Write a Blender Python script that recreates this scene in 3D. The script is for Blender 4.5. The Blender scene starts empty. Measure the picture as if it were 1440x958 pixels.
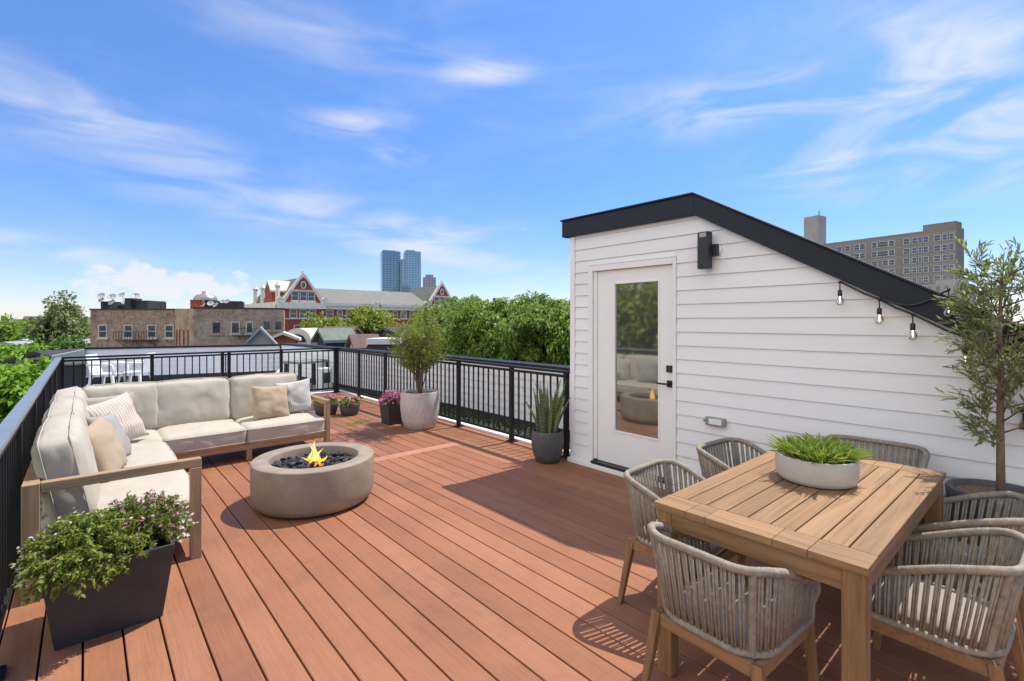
import bpy, bmesh, math, random
import numpy as np
from mathutils import Vector, Matrix, noise as mnoise
R = math.radians
rng = np.random.default_rng(7); random.seed(7)
S = bpy.context.scene
COL = S.collection
# ------------------------------------------------------------------ camera frame
F, H, TH = 685.0, 1.55, R(41.2)                      # focal length (px of a 1440 wide frame), eye height, heading
FX, FY, RX, RY = math.sin(TH), math.cos(TH), math.cos(TH), -math.sin(TH)
GZ = -9.0                                             # street level below the roof deck
def P(px, d):                                         # plan position of a sight line px at distance d
    l = d * (px - 720) / F
    return (d * FX + l * RX, d * FY + l * RY)
def ZR(y, d): return H + (452 - y) * d / F            # height of a sight line y at distance d
cd = bpy.data.cameras.new('camera'); cam = bpy.data.objects.new('camera', cd); COL.objects.link(cam)
cd.sensor_width = 36; cd.lens = 36 * F / 1440; cd.shift_y = -27 / 1440
cd.clip_start = .05; cd.clip_end = 6000
cam.location = (0, 0, H); cam.rotation_euler = (R(90), 0, -TH)
S.camera = cam
S.view_settings.view_transform = 'Standard'; S.view_settings.look = 'None'
S.view_settings.exposure = 0.85; S.view_settings.gamma = 1.0; S.view_settings.use_curve_mapping = False
S.cycles.max_bounces = 8; S.cycles.transparent_max_bounces = 12
S.cycles.sample_clamp_indirect = 6.0
try: S.cycles.use_denoising = True
except Exception: pass

# ------------------------------------------------------------------ materials
def newmat(name):
    m = bpy.data.materials.new(name); m.use_nodes = True
    nt = m.node_tree; b = nt.nodes['Principled BSDF']
    return m, nt, b
def N(nt, t, **kw):
    n = nt.nodes.new(t)
    for k, v in kw.items():
        if k in ('inp',):
            for i, val in v.items(): n.inputs[i].default_value = val
        else: setattr(n, k, v)
    return n
def ramp(nt, stops, interp='LINEAR'):
    r = nt.nodes.new('ShaderNodeValToRGB'); e = r.color_ramp.elements; r.color_ramp.interpolation = interp
    while len(e) < len(stops): e.new(.5)
    for i, (p, c) in enumerate(stops):
        e[i].position = p; e[i].color = (c[0], c[1], c[2], 1)
    return r
def lk(nt, a, b): nt.links.new(a, b)
def mixc(nt, fac, a, b, mode='MIX'):
    m = nt.nodes.new('ShaderNodeMix'); m.data_type = 'RGBA'; m.blend_type = mode
    for sock, v in ((m.inputs[0], fac), (m.inputs[6], a), (m.inputs[7], b)):
        if hasattr(v, 'is_output') or isinstance(v, bpy.types.NodeSocket): lk(nt, v, sock)
        elif isinstance(v, (int, float)): sock.default_value = v
        else: sock.default_value = (v[0], v[1], v[2], 1)
    return m.outputs[2]
def bump(nt, b, src, strength=.2, dist=.01):
    n = nt.nodes.new('ShaderNodeBump'); n.inputs['Strength'].default_value = strength; n.inputs['Distance'].default_value = dist
    lk(nt, src, n.inputs['Height']); lk(nt, n.outputs[0], b.inputs['Normal'])
def basic(name, c, rough=.5, var=.15, scale=6, bmp=0., bscale=80, metal=0., spec=.5, stretch=(1, 1, 1), bdist=.004):
    m, nt, b = newmat(name)
    tc = N(nt, 'ShaderNodeTexCoord'); mp = N(nt, 'ShaderNodeMapping'); mp.inputs['Scale'].default_value = stretch
    lk(nt, tc.outputs['Object'], mp.inputs[0])
    n = N(nt, 'ShaderNodeTexNoise', inp={'Scale': scale, 'Detail': 6, 'Roughness': .6}); lk(nt, mp.outputs[0], n.inputs['Vector'])
    lo = [x * (1 - var) for x in c]; hi = [min(1, x * (1 + var)) for x in c]
    r = ramp(nt, [(.3, lo), (.7, hi)]); lk(nt, n.outputs[0], r.inputs[0]); lk(nt, r.outputs[0], b.inputs['Base Color'])
    b.inputs['Roughness'].default_value = rough; b.inputs['Metallic'].default_value = metal
    b.inputs['Specular IOR Level'].default_value = spec
    if bmp:
        n2 = N(nt, 'ShaderNodeTexNoise', inp={'Scale': bscale, 'Detail': 4}); lk(nt, mp.outputs[0], n2.inputs['Vector'])
        bump(nt, b, n2.outputs[0], bmp, bdist)
    return m
def wood(name, c, axis=0, rough=.55, island=True, k=1.0):
    m, nt, b = newmat(name)
    tc = N(nt, 'ShaderNodeTexCoord'); mp = N(nt, 'ShaderNodeMapping')
    sc = [34, 34, 34]; sc[axis] = 1.6; mp.inputs['Scale'].default_value = sc
    g = N(nt, 'ShaderNodeNewGeometry'); ad = N(nt, 'ShaderNodeVectorMath', operation='ADD')
    cx = N(nt, 'ShaderNodeCombineXYZ'); ml = N(nt, 'ShaderNodeMath', operation='MULTIPLY'); ml.inputs[1].default_value = 9.3
    lk(nt, g.outputs['Random Per Island'], ml.inputs[0])
    for i in range(3): lk(nt, ml.outputs[0], cx.inputs[i])
    lk(nt, tc.outputs['Object'], ad.inputs[0]); lk(nt, cx.outputs[0], ad.inputs[1]); lk(nt, ad.outputs[0], mp.inputs[0])
    n = N(nt, 'ShaderNodeTexNoise', inp={'Scale': 1.0, 'Detail': 8, 'Roughness': .65, 'Distortion': .8}); lk(nt, mp.outputs[0], n.inputs['Vector'])
    r = ramp(nt, [(.28, [x * .52 for x in c]), (.5, c), (.74, [min(1, x * 1.28) for x in c])]); lk(nt, n.outputs[0], r.inputs[0])
    r2 = ramp(nt, [(0, (.74, .72, .70)), (1, (1.16, 1.16, 1.16))]); lk(nt, g.outputs['Random Per Island'], r2.inputs[0])
    out = mixc(nt, 1.0, r.outputs[0], r2.outputs[0], 'MULTIPLY')
    lk(nt, out, b.inputs['Base Color']); b.inputs['Roughness'].default_value = rough
    b.inputs['Specular IOR Level'].default_value = .3
    bump(nt, b, n.outputs[0], .25 * k, .003)
    return m
def leafmat(name, cols, trans=.25, rough=.5):
    m, nt, b = newmat(name)
    g = N(nt, 'ShaderNodeNewGeometry')
    st = [(i / max(1, len(cols) - 1), c) for i, c in enumerate(cols)]
    r = ramp(nt, st); lk(nt, g.outputs['Random Per Island'], r.inputs[0])
    lk(nt, r.outputs[0], b.inputs['Base Color']); b.inputs['Roughness'].default_value = rough
    b.inputs['Specular IOR Level'].default_value = .35
    t = N(nt, 'ShaderNodeBsdfTranslucent'); br = mixc(nt, 1.0, r.outputs[0], (1.5, 1.5, .8), 'MULTIPLY'); lk(nt, br, t.inputs[0])
    mx = N(nt, 'ShaderNodeMixShader'); mx.inputs[0].default_value = trans
    lk(nt, b.outputs[0], mx.inputs[1]); lk(nt, t.outputs[0], mx.inputs[2])
    lk(nt, mx.outputs[0], nt.nodes['Material Output'].inputs[0])
    return m
def fabric(name, c, stripe=None, rough=.9, scale=420, wob=0.):
    m, nt, b = newmat(name)
    tc = N(nt, 'ShaderNodeTexCoord')
    n = N(nt, 'ShaderNodeTexNoise', inp={'Scale': scale, 'Detail': 2}); lk(nt, tc.outputs['Object'], n.inputs['Vector'])
    n2 = N(nt, 'ShaderNodeTexNoise', inp={'Scale': 5, 'Detail': 3}); lk(nt, tc.outputs['Object'], n2.inputs['Vector'])
    r = ramp(nt, [(.3, [x * .84 for x in c]), (.7, [min(1, x * 1.1) for x in c])]); lk(nt, n.outputs[0], r.inputs[0])
    col = r.outputs[0]
    r3 = ramp(nt, [(.3, (.93, .93, .93)), (.7, (1.04, 1.04, 1.04))]); lk(nt, n2.outputs[0], r3.inputs[0])
    col = mixc(nt, 1.0, col, r3.outputs[0], 'MULTIPLY')
    if stripe:
        sc, axis, c2, thr = stripe
        w = N(nt, 'ShaderNodeTexWave', wave_type='BANDS', bands_direction=axis, inp={'Scale': sc, 'Distortion': wob, 'Detail': 2, 'Detail Scale': 1.5})
        lk(nt, tc.outputs['Object'], w.inputs['Vector'])
        rr = ramp(nt, [(thr, (0, 0, 0)), (min(1, thr + .12), (1, 1, 1))]); lk(nt, w.outputs[0], rr.inputs[0])
        col = mixc(nt, rr.outputs[0], col, c2)
    lk(nt, col, b.inputs['Base Color']); b.inputs['Roughness'].default_value = rough
    b.inputs['Specular IOR Level'].default_value = .15
    try: b.inputs['Sheen Weight'].default_value = .15
    except Exception: pass
    bump(nt, b, n.outputs[0], .35, .002)
    return m
def mottled(name, c1, c2, c3, scale=.5, rough=.9, brick=True, bsc=1.0):
    m, nt, b = newmat(name)
    tc = N(nt, 'ShaderNodeTexCoord'); sp = N(nt, 'ShaderNodeSeparateXYZ'); lk(nt, tc.outputs['Object'], sp.inputs[0])
    ad = N(nt, 'ShaderNodeMath', operation='ADD'); lk(nt, sp.outputs[0], ad.inputs[0]); lk(nt, sp.outputs[1], ad.inputs[1])
    cx = N(nt, 'ShaderNodeCombineXYZ'); lk(nt, ad.outputs[0], cx.inputs[0]); lk(nt, sp.outputs[2], cx.inputs[1])
    n = N(nt, 'ShaderNodeTexNoise', inp={'Scale': scale, 'Detail': 10, 'Roughness': .78, 'Distortion': .5}); lk(nt, tc.outputs['Object'], n.inputs['Vector'])
    r = ramp(nt, [(.33, c1), (.5, c2), (.68, c3)]); lk(nt, n.outputs[0], r.inputs[0]); col = r.outputs[0]
    if brick:
        bt = N(nt, 'ShaderNodeTexBrick', inp={'Scale': 1.0, 'Brick Width': .42 * bsc, 'Row Height': .15 * bsc, 'Mortar Size': .02 * bsc})
        bt.inputs['Color1'].default_value = (1, 1, 1, 1); bt.inputs['Color2'].default_value = (.75, .72, .7, 1); bt.inputs['Mortar'].default_value = (.95, .9, .85, 1)
        lk(nt, cx.outputs[0], bt.inputs['Vector']); col = mixc(nt, 1.0, col, bt.outputs[0], 'MULTIPLY')
    lk(nt, col, b.inputs['Base Color']); b.inputs['Roughness'].default_value = rough; b.inputs['Specular IOR Level'].default_value = .2
    return m
def patched(m, c):
    nt = m.node_tree; b = nt.nodes['Principled BSDF']; src = b.inputs['Base Color'].links[0].from_socket
    tc = N(nt, 'ShaderNodeTexCoord'); mp = N(nt, 'ShaderNodeMapping'); mp.inputs['Scale'].default_value = (1, 1, .45); lk(nt, tc.outputs['Object'], mp.inputs[0])
    n = N(nt, 'ShaderNodeTexNoise', inp={'Scale': 1.1, 'Detail': 12, 'Roughness': .8, 'Distortion': 1.5}); lk(nt, mp.outputs[0], n.inputs['Vector'])
    ml = N(nt, 'ShaderNodeMath', operation='SUBTRACT'); ml.inputs[1].default_value = .5; lk(nt, n.outputs[0], ml.inputs[0])
    ab = N(nt, 'ShaderNodeMath', operation='ABSOLUTE'); lk(nt, ml.outputs[0], ab.inputs[0])
    r = ramp(nt, [(.0, (.75, .75, .75)), (.035, (0, 0, 0))]); lk(nt, ab.outputs[0], r.inputs[0])
    lk(nt, mixc(nt, r.outputs[0], src, c), b.inputs['Base Color']); return m
def gridglass(name, c, c2, sx, sz):
    m, nt, b = newmat(name)
    tc = N(nt, 'ShaderNodeTexCoord'); sp = N(nt, 'ShaderNodeSeparateXYZ'); lk(nt, tc.outputs['Object'], sp.inputs[0])
    ad = N(nt, 'ShaderNodeMath', operation='ADD'); lk(nt, sp.outputs[0], ad.inputs[0]); lk(nt, sp.outputs[1], ad.inputs[1])
    cx = N(nt, 'ShaderNodeCombineXYZ'); lk(nt, ad.outputs[0], cx.inputs[0]); lk(nt, sp.outputs[2], cx.inputs[1])
    bt = N(nt, 'ShaderNodeTexBrick', inp={'Scale': 1.0, 'Brick Width': sx, 'Row Height': sz, 'Mortar Size': sz * .18})
    bt.offset = 0
    bt.inputs['Color1'].default_value = (*c, 1); bt.inputs['Color2'].default_value = (c[0] * .75, c[1] * .8, c[2] * .85, 1); bt.inputs['Mortar'].default_value = (*c2, 1)
    lk(nt, cx.outputs[0], bt.inputs['Vector']); lk(nt, bt.outputs[0], b.inputs['Base Color'])
    b.inputs['Roughness'].default_value = .12; b.inputs['Metallic'].default_value = .35; b.inputs['Specular IOR Level'].default_value = .8
    return m
M = {}
def deck_mat():
    m, nt, b = newmat('composite_decking')
    tc = N(nt, 'ShaderNodeTexCoord'); g = N(nt, 'ShaderNodeNewGeometry')
    cx = N(nt, 'ShaderNodeCombineXYZ'); ml = N(nt, 'ShaderNodeMath', operation='MULTIPLY'); ml.inputs[1].default_value = 31.7
    lk(nt, g.outputs['Random Per Island'], ml.inputs[0]); lk(nt, ml.outputs[0], cx.inputs[1]); lk(nt, ml.outputs[0], cx.inputs[2])
    ad = N(nt, 'ShaderNodeVectorMath', operation='ADD'); lk(nt, tc.outputs['Object'], ad.inputs[0]); lk(nt, cx.outputs[0], ad.inputs[1])
    mp = N(nt, 'ShaderNodeMapping'); mp.inputs['Scale'].default_value = (70, 2.2, 40); lk(nt, ad.outputs[0], mp.inputs[0])
    n = N(nt, 'ShaderNodeTexNoise', inp={'Scale': 1.0, 'Detail': 9, 'Roughness': .7, 'Distortion': 1.4}); lk(nt, mp.outputs[0], n.inputs['Vector'])
    r = ramp(nt, [(.25, (.255, .104, .050)), (.5, (.310, .134, .068)), (.78, (.360, .163, .086))]); lk(nt, n.outputs[0], r.inputs[0])
    r2 = ramp(nt, [(0, (.84, .82, .82)), (.5, (1, .98, .96)), (1, (1.1, 1.12, 1.14))]); lk(nt, g.outputs['Random Per Island'], r2.inputs[0])
    n3 = N(nt, 'ShaderNodeTexNoise', inp={'Scale': 1.6, 'Detail': 9, 'Roughness': .72}); lk(nt, tc.outputs['Object'], n3.inputs['Vector'])
    r3 = ramp(nt, [(.28, (.78, .80, .82)), (.5, (1, 1, 1)), (.72, (1.10, 1.09, 1.08))]); lk(nt, n3.outputs[0], r3.inputs[0])
    c = mixc(nt, 1.0, mixc(nt, 1.0, r.outputs[0], r2.outputs[0], 'MULTIPLY'), r3.outputs[0], 'MULTIPLY')
    n4 = N(nt, 'ShaderNodeTexNoise', inp={'Scale': 7, 'Detail': 10, 'Roughness': .75}); lk(nt, tc.outputs['Object'], n4.inputs['Vector'])
    r4 = ramp(nt, [(.60, (0, 0, 0)), (.78, (.28, .28, .28))]); lk(nt, n4.outputs[0], r4.inputs[0]); c = mixc(nt, r4.outputs[0], c, (.40, .30, .24))
    lk(nt, c, b.inputs['Base Color'])
    rr = ramp(nt, [(.3, (.5, .5, .5)), (.7, (.7, .7, .7))]); lk(nt, n3.outputs[0], rr.inputs[0]); lk(nt, rr.outputs[0], b.inputs['Roughness'])
    b.inputs['Specular IOR Level'].default_value = .3
    bump(nt, b, n.outputs[0], .45, .003)
    return m
M['deck'] = deck_mat()
M['siding'] = basic('white_lap_siding', (.81, .805, .785), .5, .04, 3, .12, 60, stretch=(1, .15, 1))
M['whitetrim'] = basic('white_paint', (.84, .82, .79), .4, .02, 8)
M['fascia'] = basic('charcoal_metal', (.011, .0145, .024), .5, .15, 2, spec=.35)
M['railcap'] = basic('sky_sheen_rail_cap', (.30, .315, .335), .38, .15, 6, metal=.55)  # black cap coloured silvery grey in place of the sky's reflection on it
M['black'] = basic('black_powder_coat', (.016, .0155, .015), .55, .2, 20, .05, 200, spec=.3)
M['blackplastic'] = basic('black_plastic', (.02, .02, .022), .45, .1, 20)
M['teakx'] = wood('teak_along_x', (.30, .172, .082), 0)
M['teaky'] = wood('teak_along_y', (.30, .172, .082), 1)
M['teakz'] = wood('teak_along_z', (.30, .172, .082), 2)
M['ashx'] = wood('oiled_wood_along_x', (.44, .295, .165), 0)
M['ashy'] = wood('oiled_wood_along_y', (.44, .295, .165), 1)
M['ashz'] = wood('oiled_wood_along_z', (.44, .295, .165), 2)
M['linen'] = fabric('oatmeal_linen', (.505, .447, .355))
M['piping'] = fabric('linen_piping', (.50, .45, .38))
M['taupe'] = fabric('taupe_fabric', (.40, .34, .275))
M['tan'] = fabric('tan_fabric', (.44, .335, .225))
M['stripe1'] = fabric('cream_fabric_brown_stripes', (.60, .53, .44), (11, 'X', (.30, .22, .15), .86))
M['stripe2'] = fabric('cream_fabric_grey_stripes', (.60, .56, .50), (14, 'X', (.33, .31, .29), .80))
M['slub'] = fabric('grey_slub_weave', (.43, .40, .36), (55, 'Z', (.25, .23, .21), .55), wob=3.0)
M['cushion'] = fabric('greige_seat_fabric', (.33, .29, .25))
M['rope'] = basic('taupe_rope', (.29, .242, .183), .85, .28, 40, .5, 260)
def wrapmat():
    m, nt, b = newmat('wrapped_rope')
    tc = N(nt, 'ShaderNodeTexCoord')
    w = N(nt, 'ShaderNodeTexWave', wave_type='BANDS', bands_direction='DIAGONAL', inp={'Scale': 42, 'Distortion': .6})
    lk(nt, tc.outputs['Object'], w.inputs['Vector'])
    r = ramp(nt, [(.0, (.20, .16, .12)), (.45, (.36, .30, .235)), (1, (.41, .345, .27))]); lk(nt, w.outputs[0], r.inputs[0])
    lk(nt, r.outputs[0], b.inputs['Base Color']); b.inputs['Roughness'].default_value = .85; b.inputs['Specular IOR Level'].default_value = .2
    bump(nt, b, w.outputs[0], .6, .006)
    return m
M['wrap'] = wrapmat()
M['concrete'] = basic('warm_concrete', (.285, .228, .168), .75, .2, 5, .35, 60)
M['concretelight'] = basic('pale_concrete', (.52, .47, .40), .8, .10, 5, .3, 70)
M['stonepot'] = basic('chalky_stone_pot', (.52, .48, .43), .85, .1, 7, .35, 40)
M['lava'] = basic('black_lava_stone', (.035, .035, .037), .6, .5, 18, .8, 60, bdist=.01)
M['charcoal'] = basic('charcoal_fibrestone', (.043, .043, .045), .6, .2, 8, .2, 90)
M['greypot'] = basic('dark_grey_pot', (.085, .085, .088), .65, .2, 8, .2, 60)
M['soil'] = basic('potting_soil', (.09, .06, .04), .95, .5, 60, .8, 90, bdist=.01)
M['gravelsoil'] = basic('bark_chips', (.20, .14, .09), .95, .6, 60, .9, 70, bdist=.01)
M['bark'] = basic('brown_bark', (.17, .115, .07), .9, .35, 30, .6, 50, stretch=(1, 1, .3))
M['greybark'] = basic('grey_bark', (.13, .105, .08), .9, .3, 8, .6, 20)
M['leafbush'] = leafmat('bright_planter_leaves', [(.12, .165, .03), (.23, .285, .05), (.33, .365, .09), (.17, .22, .04)], .4)
M['leafbush2'] = leafmat('mixed_green_planter_leaves', [(.10, .14, .03), (.19, .24, .05), (.24, .27, .075), (.15, .155, .07)], .38)
M['leafolive'] = leafmat('olive_leaves', [(.11, .14, .055), (.19, .22, .10), (.28, .30, .16), (.12, .15, .06)], .45)
M['leafpot'] = leafmat('yellow_green_shrub_leaves', [(.12, .17, .03), (.21, .265, .05), (.29, .34, .08), (.115, .16, .03)], .42)
M['leafgrass'] = leafmat('lime_grass_blades', [(.11, .18, .025), (.21, .29, .05), (.33, .39, .10), (.07, .13, .02)], .3)
M['leaftree'] = leafmat('locust_tree_leaves', [(.07, .14, .022), (.155, .25, .042), (.26, .36, .08), (.105, .19, .03)], .4)
M['leafdark'] = leafmat('deep_green_tree_leaves', [(0.036, 0.087, 0.014), (0.072, 0.152, 0.023), (0.131, 0.232, 0.041)], .25)
M['leafbright'] = leafmat('spring_green_tree_leaves', [(0.102, 0.203, 0.017), (0.189, 0.341, 0.036), (0.275, 0.435, 0.058)], .3)
M['leafyellow'] = leafmat('yellow_green_tree_leaves', [(0.131, 0.174, 0.022), (0.232, 0.275, 0.043), (0.319, 0.362, 0.065)], .3)
M['leafpale'] = leafmat('pale_grey_green_tree_leaves', [(0.102, 0.138, 0.043), (0.174, 0.210, 0.080), (0.275, 0.290, 0.145), (0.116, 0.160, 0.043)], .3)
M['pink'] = leafmat('pink_petals', [(.55, .20, .36), (.70, .36, .52), (.62, .26, .42)], .3)
M['magenta'] = leafmat('magenta_petals', [(.48, .12, .32), (.66, .25, .50), (.56, .17, .42)], .3)
M['palepink'] = leafmat('pale_pink_and_white_petals', [(.78, .66, .68), (.82, .78, .74), (.72, .50, .58)], .3)
def snakemat():
    m, nt, b = newmat('snake_plant_leaf')
    tc = N(nt, 'ShaderNodeTexCoord')
    w = N(nt, 'ShaderNodeTexWave', wave_type='BANDS', bands_direction='Z', inp={'Scale': 9, 'Distortion': 7, 'Detail': 3}); lk(nt, tc.outputs['Object'], w.inputs['Vector'])
    r = ramp(nt, [(.1, (.085, .12, .045)), (.6, (.13, .17, .065)), (1, (.18, .21, .09))]); lk(nt, w.outputs[0], r.inputs[0])
    lk(nt, r.outputs[0], b.inputs['Base Color']); b.inputs['Roughness'].default_value = .4
    return m
M['snake'] = snakemat()
def panemat():
    m, nt, b = newmat('coated_door_glass')
    b.inputs['Base Color'].default_value = (.075, .075, .07, 1); b.inputs['Roughness'].default_value = .06; b.inputs['Specular IOR Level'].default_value = .6
    gl = N(nt, 'ShaderNodeBsdfGlossy'); gl.inputs['Color'].default_value = (.72, .72, .66, 1); gl.inputs['Roughness'].default_value = .035
    mx = N(nt, 'ShaderNodeMixShader'); mx.inputs[0].default_value = .40
    lk(nt, b.outputs[0], mx.inputs[1]); lk(nt, gl.outputs[0], mx.inputs[2]); lk(nt, mx.outputs[0], nt.nodes['Material Output'].inputs[0])
    return m
M['doorglass'] = panemat()
M['winglass'] = basic('dark_window_glass', (.045, .055, .065), .08, .4, 2, spec=.8)
M['winframe'] = basic('pale_window_frame', (.55, .52, .46), .6, .08, 3)
M['tanbrick'] = mottled('weathered_tan_brick', (0.182, 0.111, 0.075), (0.338, 0.227, 0.156), (0.481, 0.364, 0.267), 1.3)
M['tanbrick2'] = mottled('weathered_buff_brick', (0.221, 0.137, 0.094), (0.403, 0.286, 0.195), (0.533, 0.416, 0.305), 1.2)
patched(M['tanbrick'], (.52, .42, .33)); patched(M['tanbrick2'], (.54, .44, .34))
M['redbrick'] = mottled('red_school_brick', (.29, .082, .05), (.37, .11, .066), (.45, .145, .09), .8)
M['cream'] = basic('cream_stone', (.70, .64, .52), .8, .12, 1.5)
M['slate'] = mottled('grey_green_slate', (.165, .165, .14), (.20, .20, .17), (.24, .235, .20), .7, .75, False)
M['brownconc'] = mottled('brown_block_facade', (.225, .20, .168), (.245, .22, .188), (.265, .24, .205), .08, .85, False)
M['paleconc'] = basic('pale_concrete_block', (.36, .34, .31), .85, .1, .5)
M['tower1'] = gridglass('blue_curtain_wall', (.10, .19, .29), (.21, .32, .41), 6.0, 4.2)
M['tower2'] = gridglass('pale_blue_curtain_wall', (.19, .31, .39), (.31, .43, .50), 5.0, 4.2)
M['tower3'] = gridglass('slate_curtain_wall', (.10, .12, .16), (.22, .24, .28), 4.0, 3.6)
M['darkroof'] = basic('dark_roofing', (.035, .037, .042), .8, .3, 1.5)
M['brownroof'] = basic('brown_shingles', (.16, .095, .075), .85, .2, 3, .3, 30)
M['greenroof'] = basic('faded_green_shingles', (.17, .20, .16), .85, .2, 3)
M['greyroof'] = basic('grey_membrane_roof', (.33, .33, .32), .85, .15, 1.2)
M['clapboard'] = basic('white_clapboard', (.66, .65, .62), .7, .08, 2)
M['greyclap'] = basic('grey_clapboard', (.36, .36, .34), .7, .1, 2)
M['dish'] = basic('dirty_white_dish', (.42, .41, .38), .5, .1, 4)
M['rust'] = basic('rusty_dark_iron', (.045, .035, .03), .7, .3, 6)
M['plasticwhite'] = basic('white_resin', (.78, .78, .76), .35, .03, 5)
M['metalgrey'] = basic('grey_cast_metal', (.34, .34, .33), .45, .1, 15, metal=.6)
M['tablegrey'] = basic('weathered_grey_top', (.22, .215, .20), .6, .2, 8)
M['street'] = basic('asphalt_and_lots', (.06, .06, .058), .9, .3, .15)
M['lawn'] = basic('rough_ground_cover', (.05, .08, .02), .95, .5, .6)
M['greybrickside'] = mottled('party_wall_brick', (.16, .08, .06), (.22, .11, .08), (.27, .15, .11), .8)

# ------------------------------------------------------------------ mesh builder
class MB:
    def __init__(s): s.v = []; s.f = []; s.mi = []
    def add(s, vs, fs, mi=0):
        o = len(s.v); s.v += [tuple(p) for p in vs]
        for f in fs: s.f.append([i + o for i in f]); s.mi.append(mi)
    def box(s, x0, x1, y0, y1, z0, z1, mi=0, mat=None):
        vs = [(x, y, z) for z in (z0, z1) for (x, y) in ((x0, y0), (x1, y0), (x1, y1), (x0, y1))]
        if mat is not None: vs = [mat @ Vector(p) for p in vs]
        s.add(vs, [(3, 2, 1, 0), (4, 5, 6, 7), (0, 1, 5, 4), (1, 2, 6, 5), (2, 3, 7, 6), (3, 0, 4, 7)], mi)
    def bar(s, a, b, w, h=None, w2=None, up=(0, 0, 1), mi=0):      # tapered square bar between two points
        h = h or w; k = (w2 / w) if w2 else 1
        a, b = Vector(a), Vector(b); d = (b - a).normalized(); u = Vector(up)
        if abs(d.dot(u)) > .98: u = Vector((0, 1, 0))
        x = d.cross(u).normalized(); y = x.cross(d)
        vs = []
        for p, q in ((a, 1), (b, k)):
            for sx, sy in ((-1, -1), (1, -1), (1, 1), (-1, 1)): vs.append(p + x * (sx * w / 2 * q) + y * (sy * h / 2 * q))
        s.add(vs, [(3, 2, 1, 0), (4, 5, 6, 7), (0, 1, 5, 4), (1, 2, 6, 5), (2, 3, 7, 6), (3, 0, 4, 7)], mi)
    def prism(s, poly, a0, a1, axis='y', mi=0):                    # polygon (u,v) extruded along an axis
        n = len(poly)
        def pt(u, v, a): return {'y': (u, a, v), 'x': (a, u, v), 'z': (u, v, a)}[axis]
        vs = [pt(u, v, a0) for u, v in poly] + [pt(u, v, a1) for u, v in poly]
        fs = [list(range(n))[::-1], list(range(n, 2 * n))] + [(i, (i + 1) % n, n + (i + 1) % n, n + i) for i in range(n)]
        s.add(vs, fs, mi)
    def tube(s, pts, r, n=8, mi=0, closed=False):
        pts = [Vector(p) for p in pts]; rs = r if isinstance(r, (list, tuple)) else [r] * len(pts)
        vs = []; L = len(pts); prev = None
        for i, p in enumerate(pts):
            if closed: t = pts[(i + 1) % L] - pts[i - 1]
            else: t = pts[min(i + 1, L - 1)] - pts[max(i - 1, 0)]
            if t.length < 1e-9: t = Vector((0, 0, 1))
            t.normalize()
            if prev is None:
                u = Vector((0, 0, 1)) if abs(t.z) < .9 else Vector((1, 0, 0))
                x = t.cross(u).normalized()
            else:
                x = (prev - t * prev.dot(t)); x = x.normalized() if x.length > 1e-6 else t.orthogonal().normalized()
            prev = x; y = t.cross(x)
            for k in range(n):
                a = 2 * math.pi * k / n; vs.append(p + (x * math.cos(a) + y * math.sin(a)) * rs[i])
        fs = []
        for i in range(L if closed else L - 1):
            j = (i + 1) % L
            for k in range(n): fs.append((i * n + k, i * n + (k + 1) % n, j * n + (k + 1) % n, j * n + k))
        if not closed: fs += [list(range(n))[::-1], list(range((L - 1) * n, L * n))]
        s.add(vs, fs, mi)
    def lathe(s, prof, n=48, c=(0, 0, 0), mi=0):
        vs = []; fs = []
        for r, z in prof:
            for k in range(n):
                a = 2 * math.pi * k / n; vs.append((c[0] + r * math.cos(a), c[1] + r * math.sin(a), c[2] + z))
        for i in range(len(prof) - 1):
            for k in range(n): fs.append((i * n + k, i * n + (k + 1) % n, (i + 1) * n + (k + 1) % n, (i + 1) * n + k))
        s.add(vs, fs, mi)
    def build(s, name, mats, parent=None, smooth=False, bevel=0., loc=None, rz=0., seg=2):
        me = bpy.data.meshes.new(name); me.from_pydata(s.v, [], s.f)
        mats = mats if isinstance(mats, (list, tuple)) else [mats]
        for m in mats: me.materials.append(m)
        if len(mats) > 1: me.polygons.foreach_set('material_index', s.mi)
        if smooth: me.polygons.foreach_set('use_smooth', [True] * len(me.polygons))
        me.validate(); me.update()
        return finish(name, me, parent, bevel, loc, rz, seg)
def finish(name, me, parent, bevel=0., loc=None, rz=0., seg=2):
    o = bpy.data.objects.new(name, me); COL.objects.link(o)
    if parent is not None: o.parent = parent
    if loc is not None: o.location = loc
    if rz: o.rotation_euler = (0, 0, rz)
    if bevel:
        b = o.modifiers.new('bevel', 'BEVEL'); b.width = bevel; b.segments = seg; b.limit_method = 'ANGLE'; b.angle_limit = R(35)
        b.harden_normals = False
    return o
def thing(name, label, cat, loc=(0, 0, 0), rz=0., group=None):
    o = bpy.data.objects.new(name, None); COL.objects.link(o); o.location = loc; o.rotation_euler = (0, 0, rz)
    o.empty_display_size = .2
    return tag(o, label, cat, group)
def tag(o, label, cat, group=None):
    o['label'] = label; o['category'] = cat
    if group: o['group'] = group
    return o
def struct(o): o['kind'] = 'structure'; return o
def stuff(o): o['kind'] = 'stuff'; return o
def copy_tree(o, parent=None):
    c = o.copy(); COL.objects.link(c); c.parent = parent
    for ch in list(o.children): copy_tree(ch, c)
    return c
def smooth_auto(o, ang=40):
    me = o.data; me.polygons.foreach_set('use_smooth', [True] * len(me.polygons))
    try: me.set_sharp_from_angle(angle=R(ang))
    except Exception: pass
    return o

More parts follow.
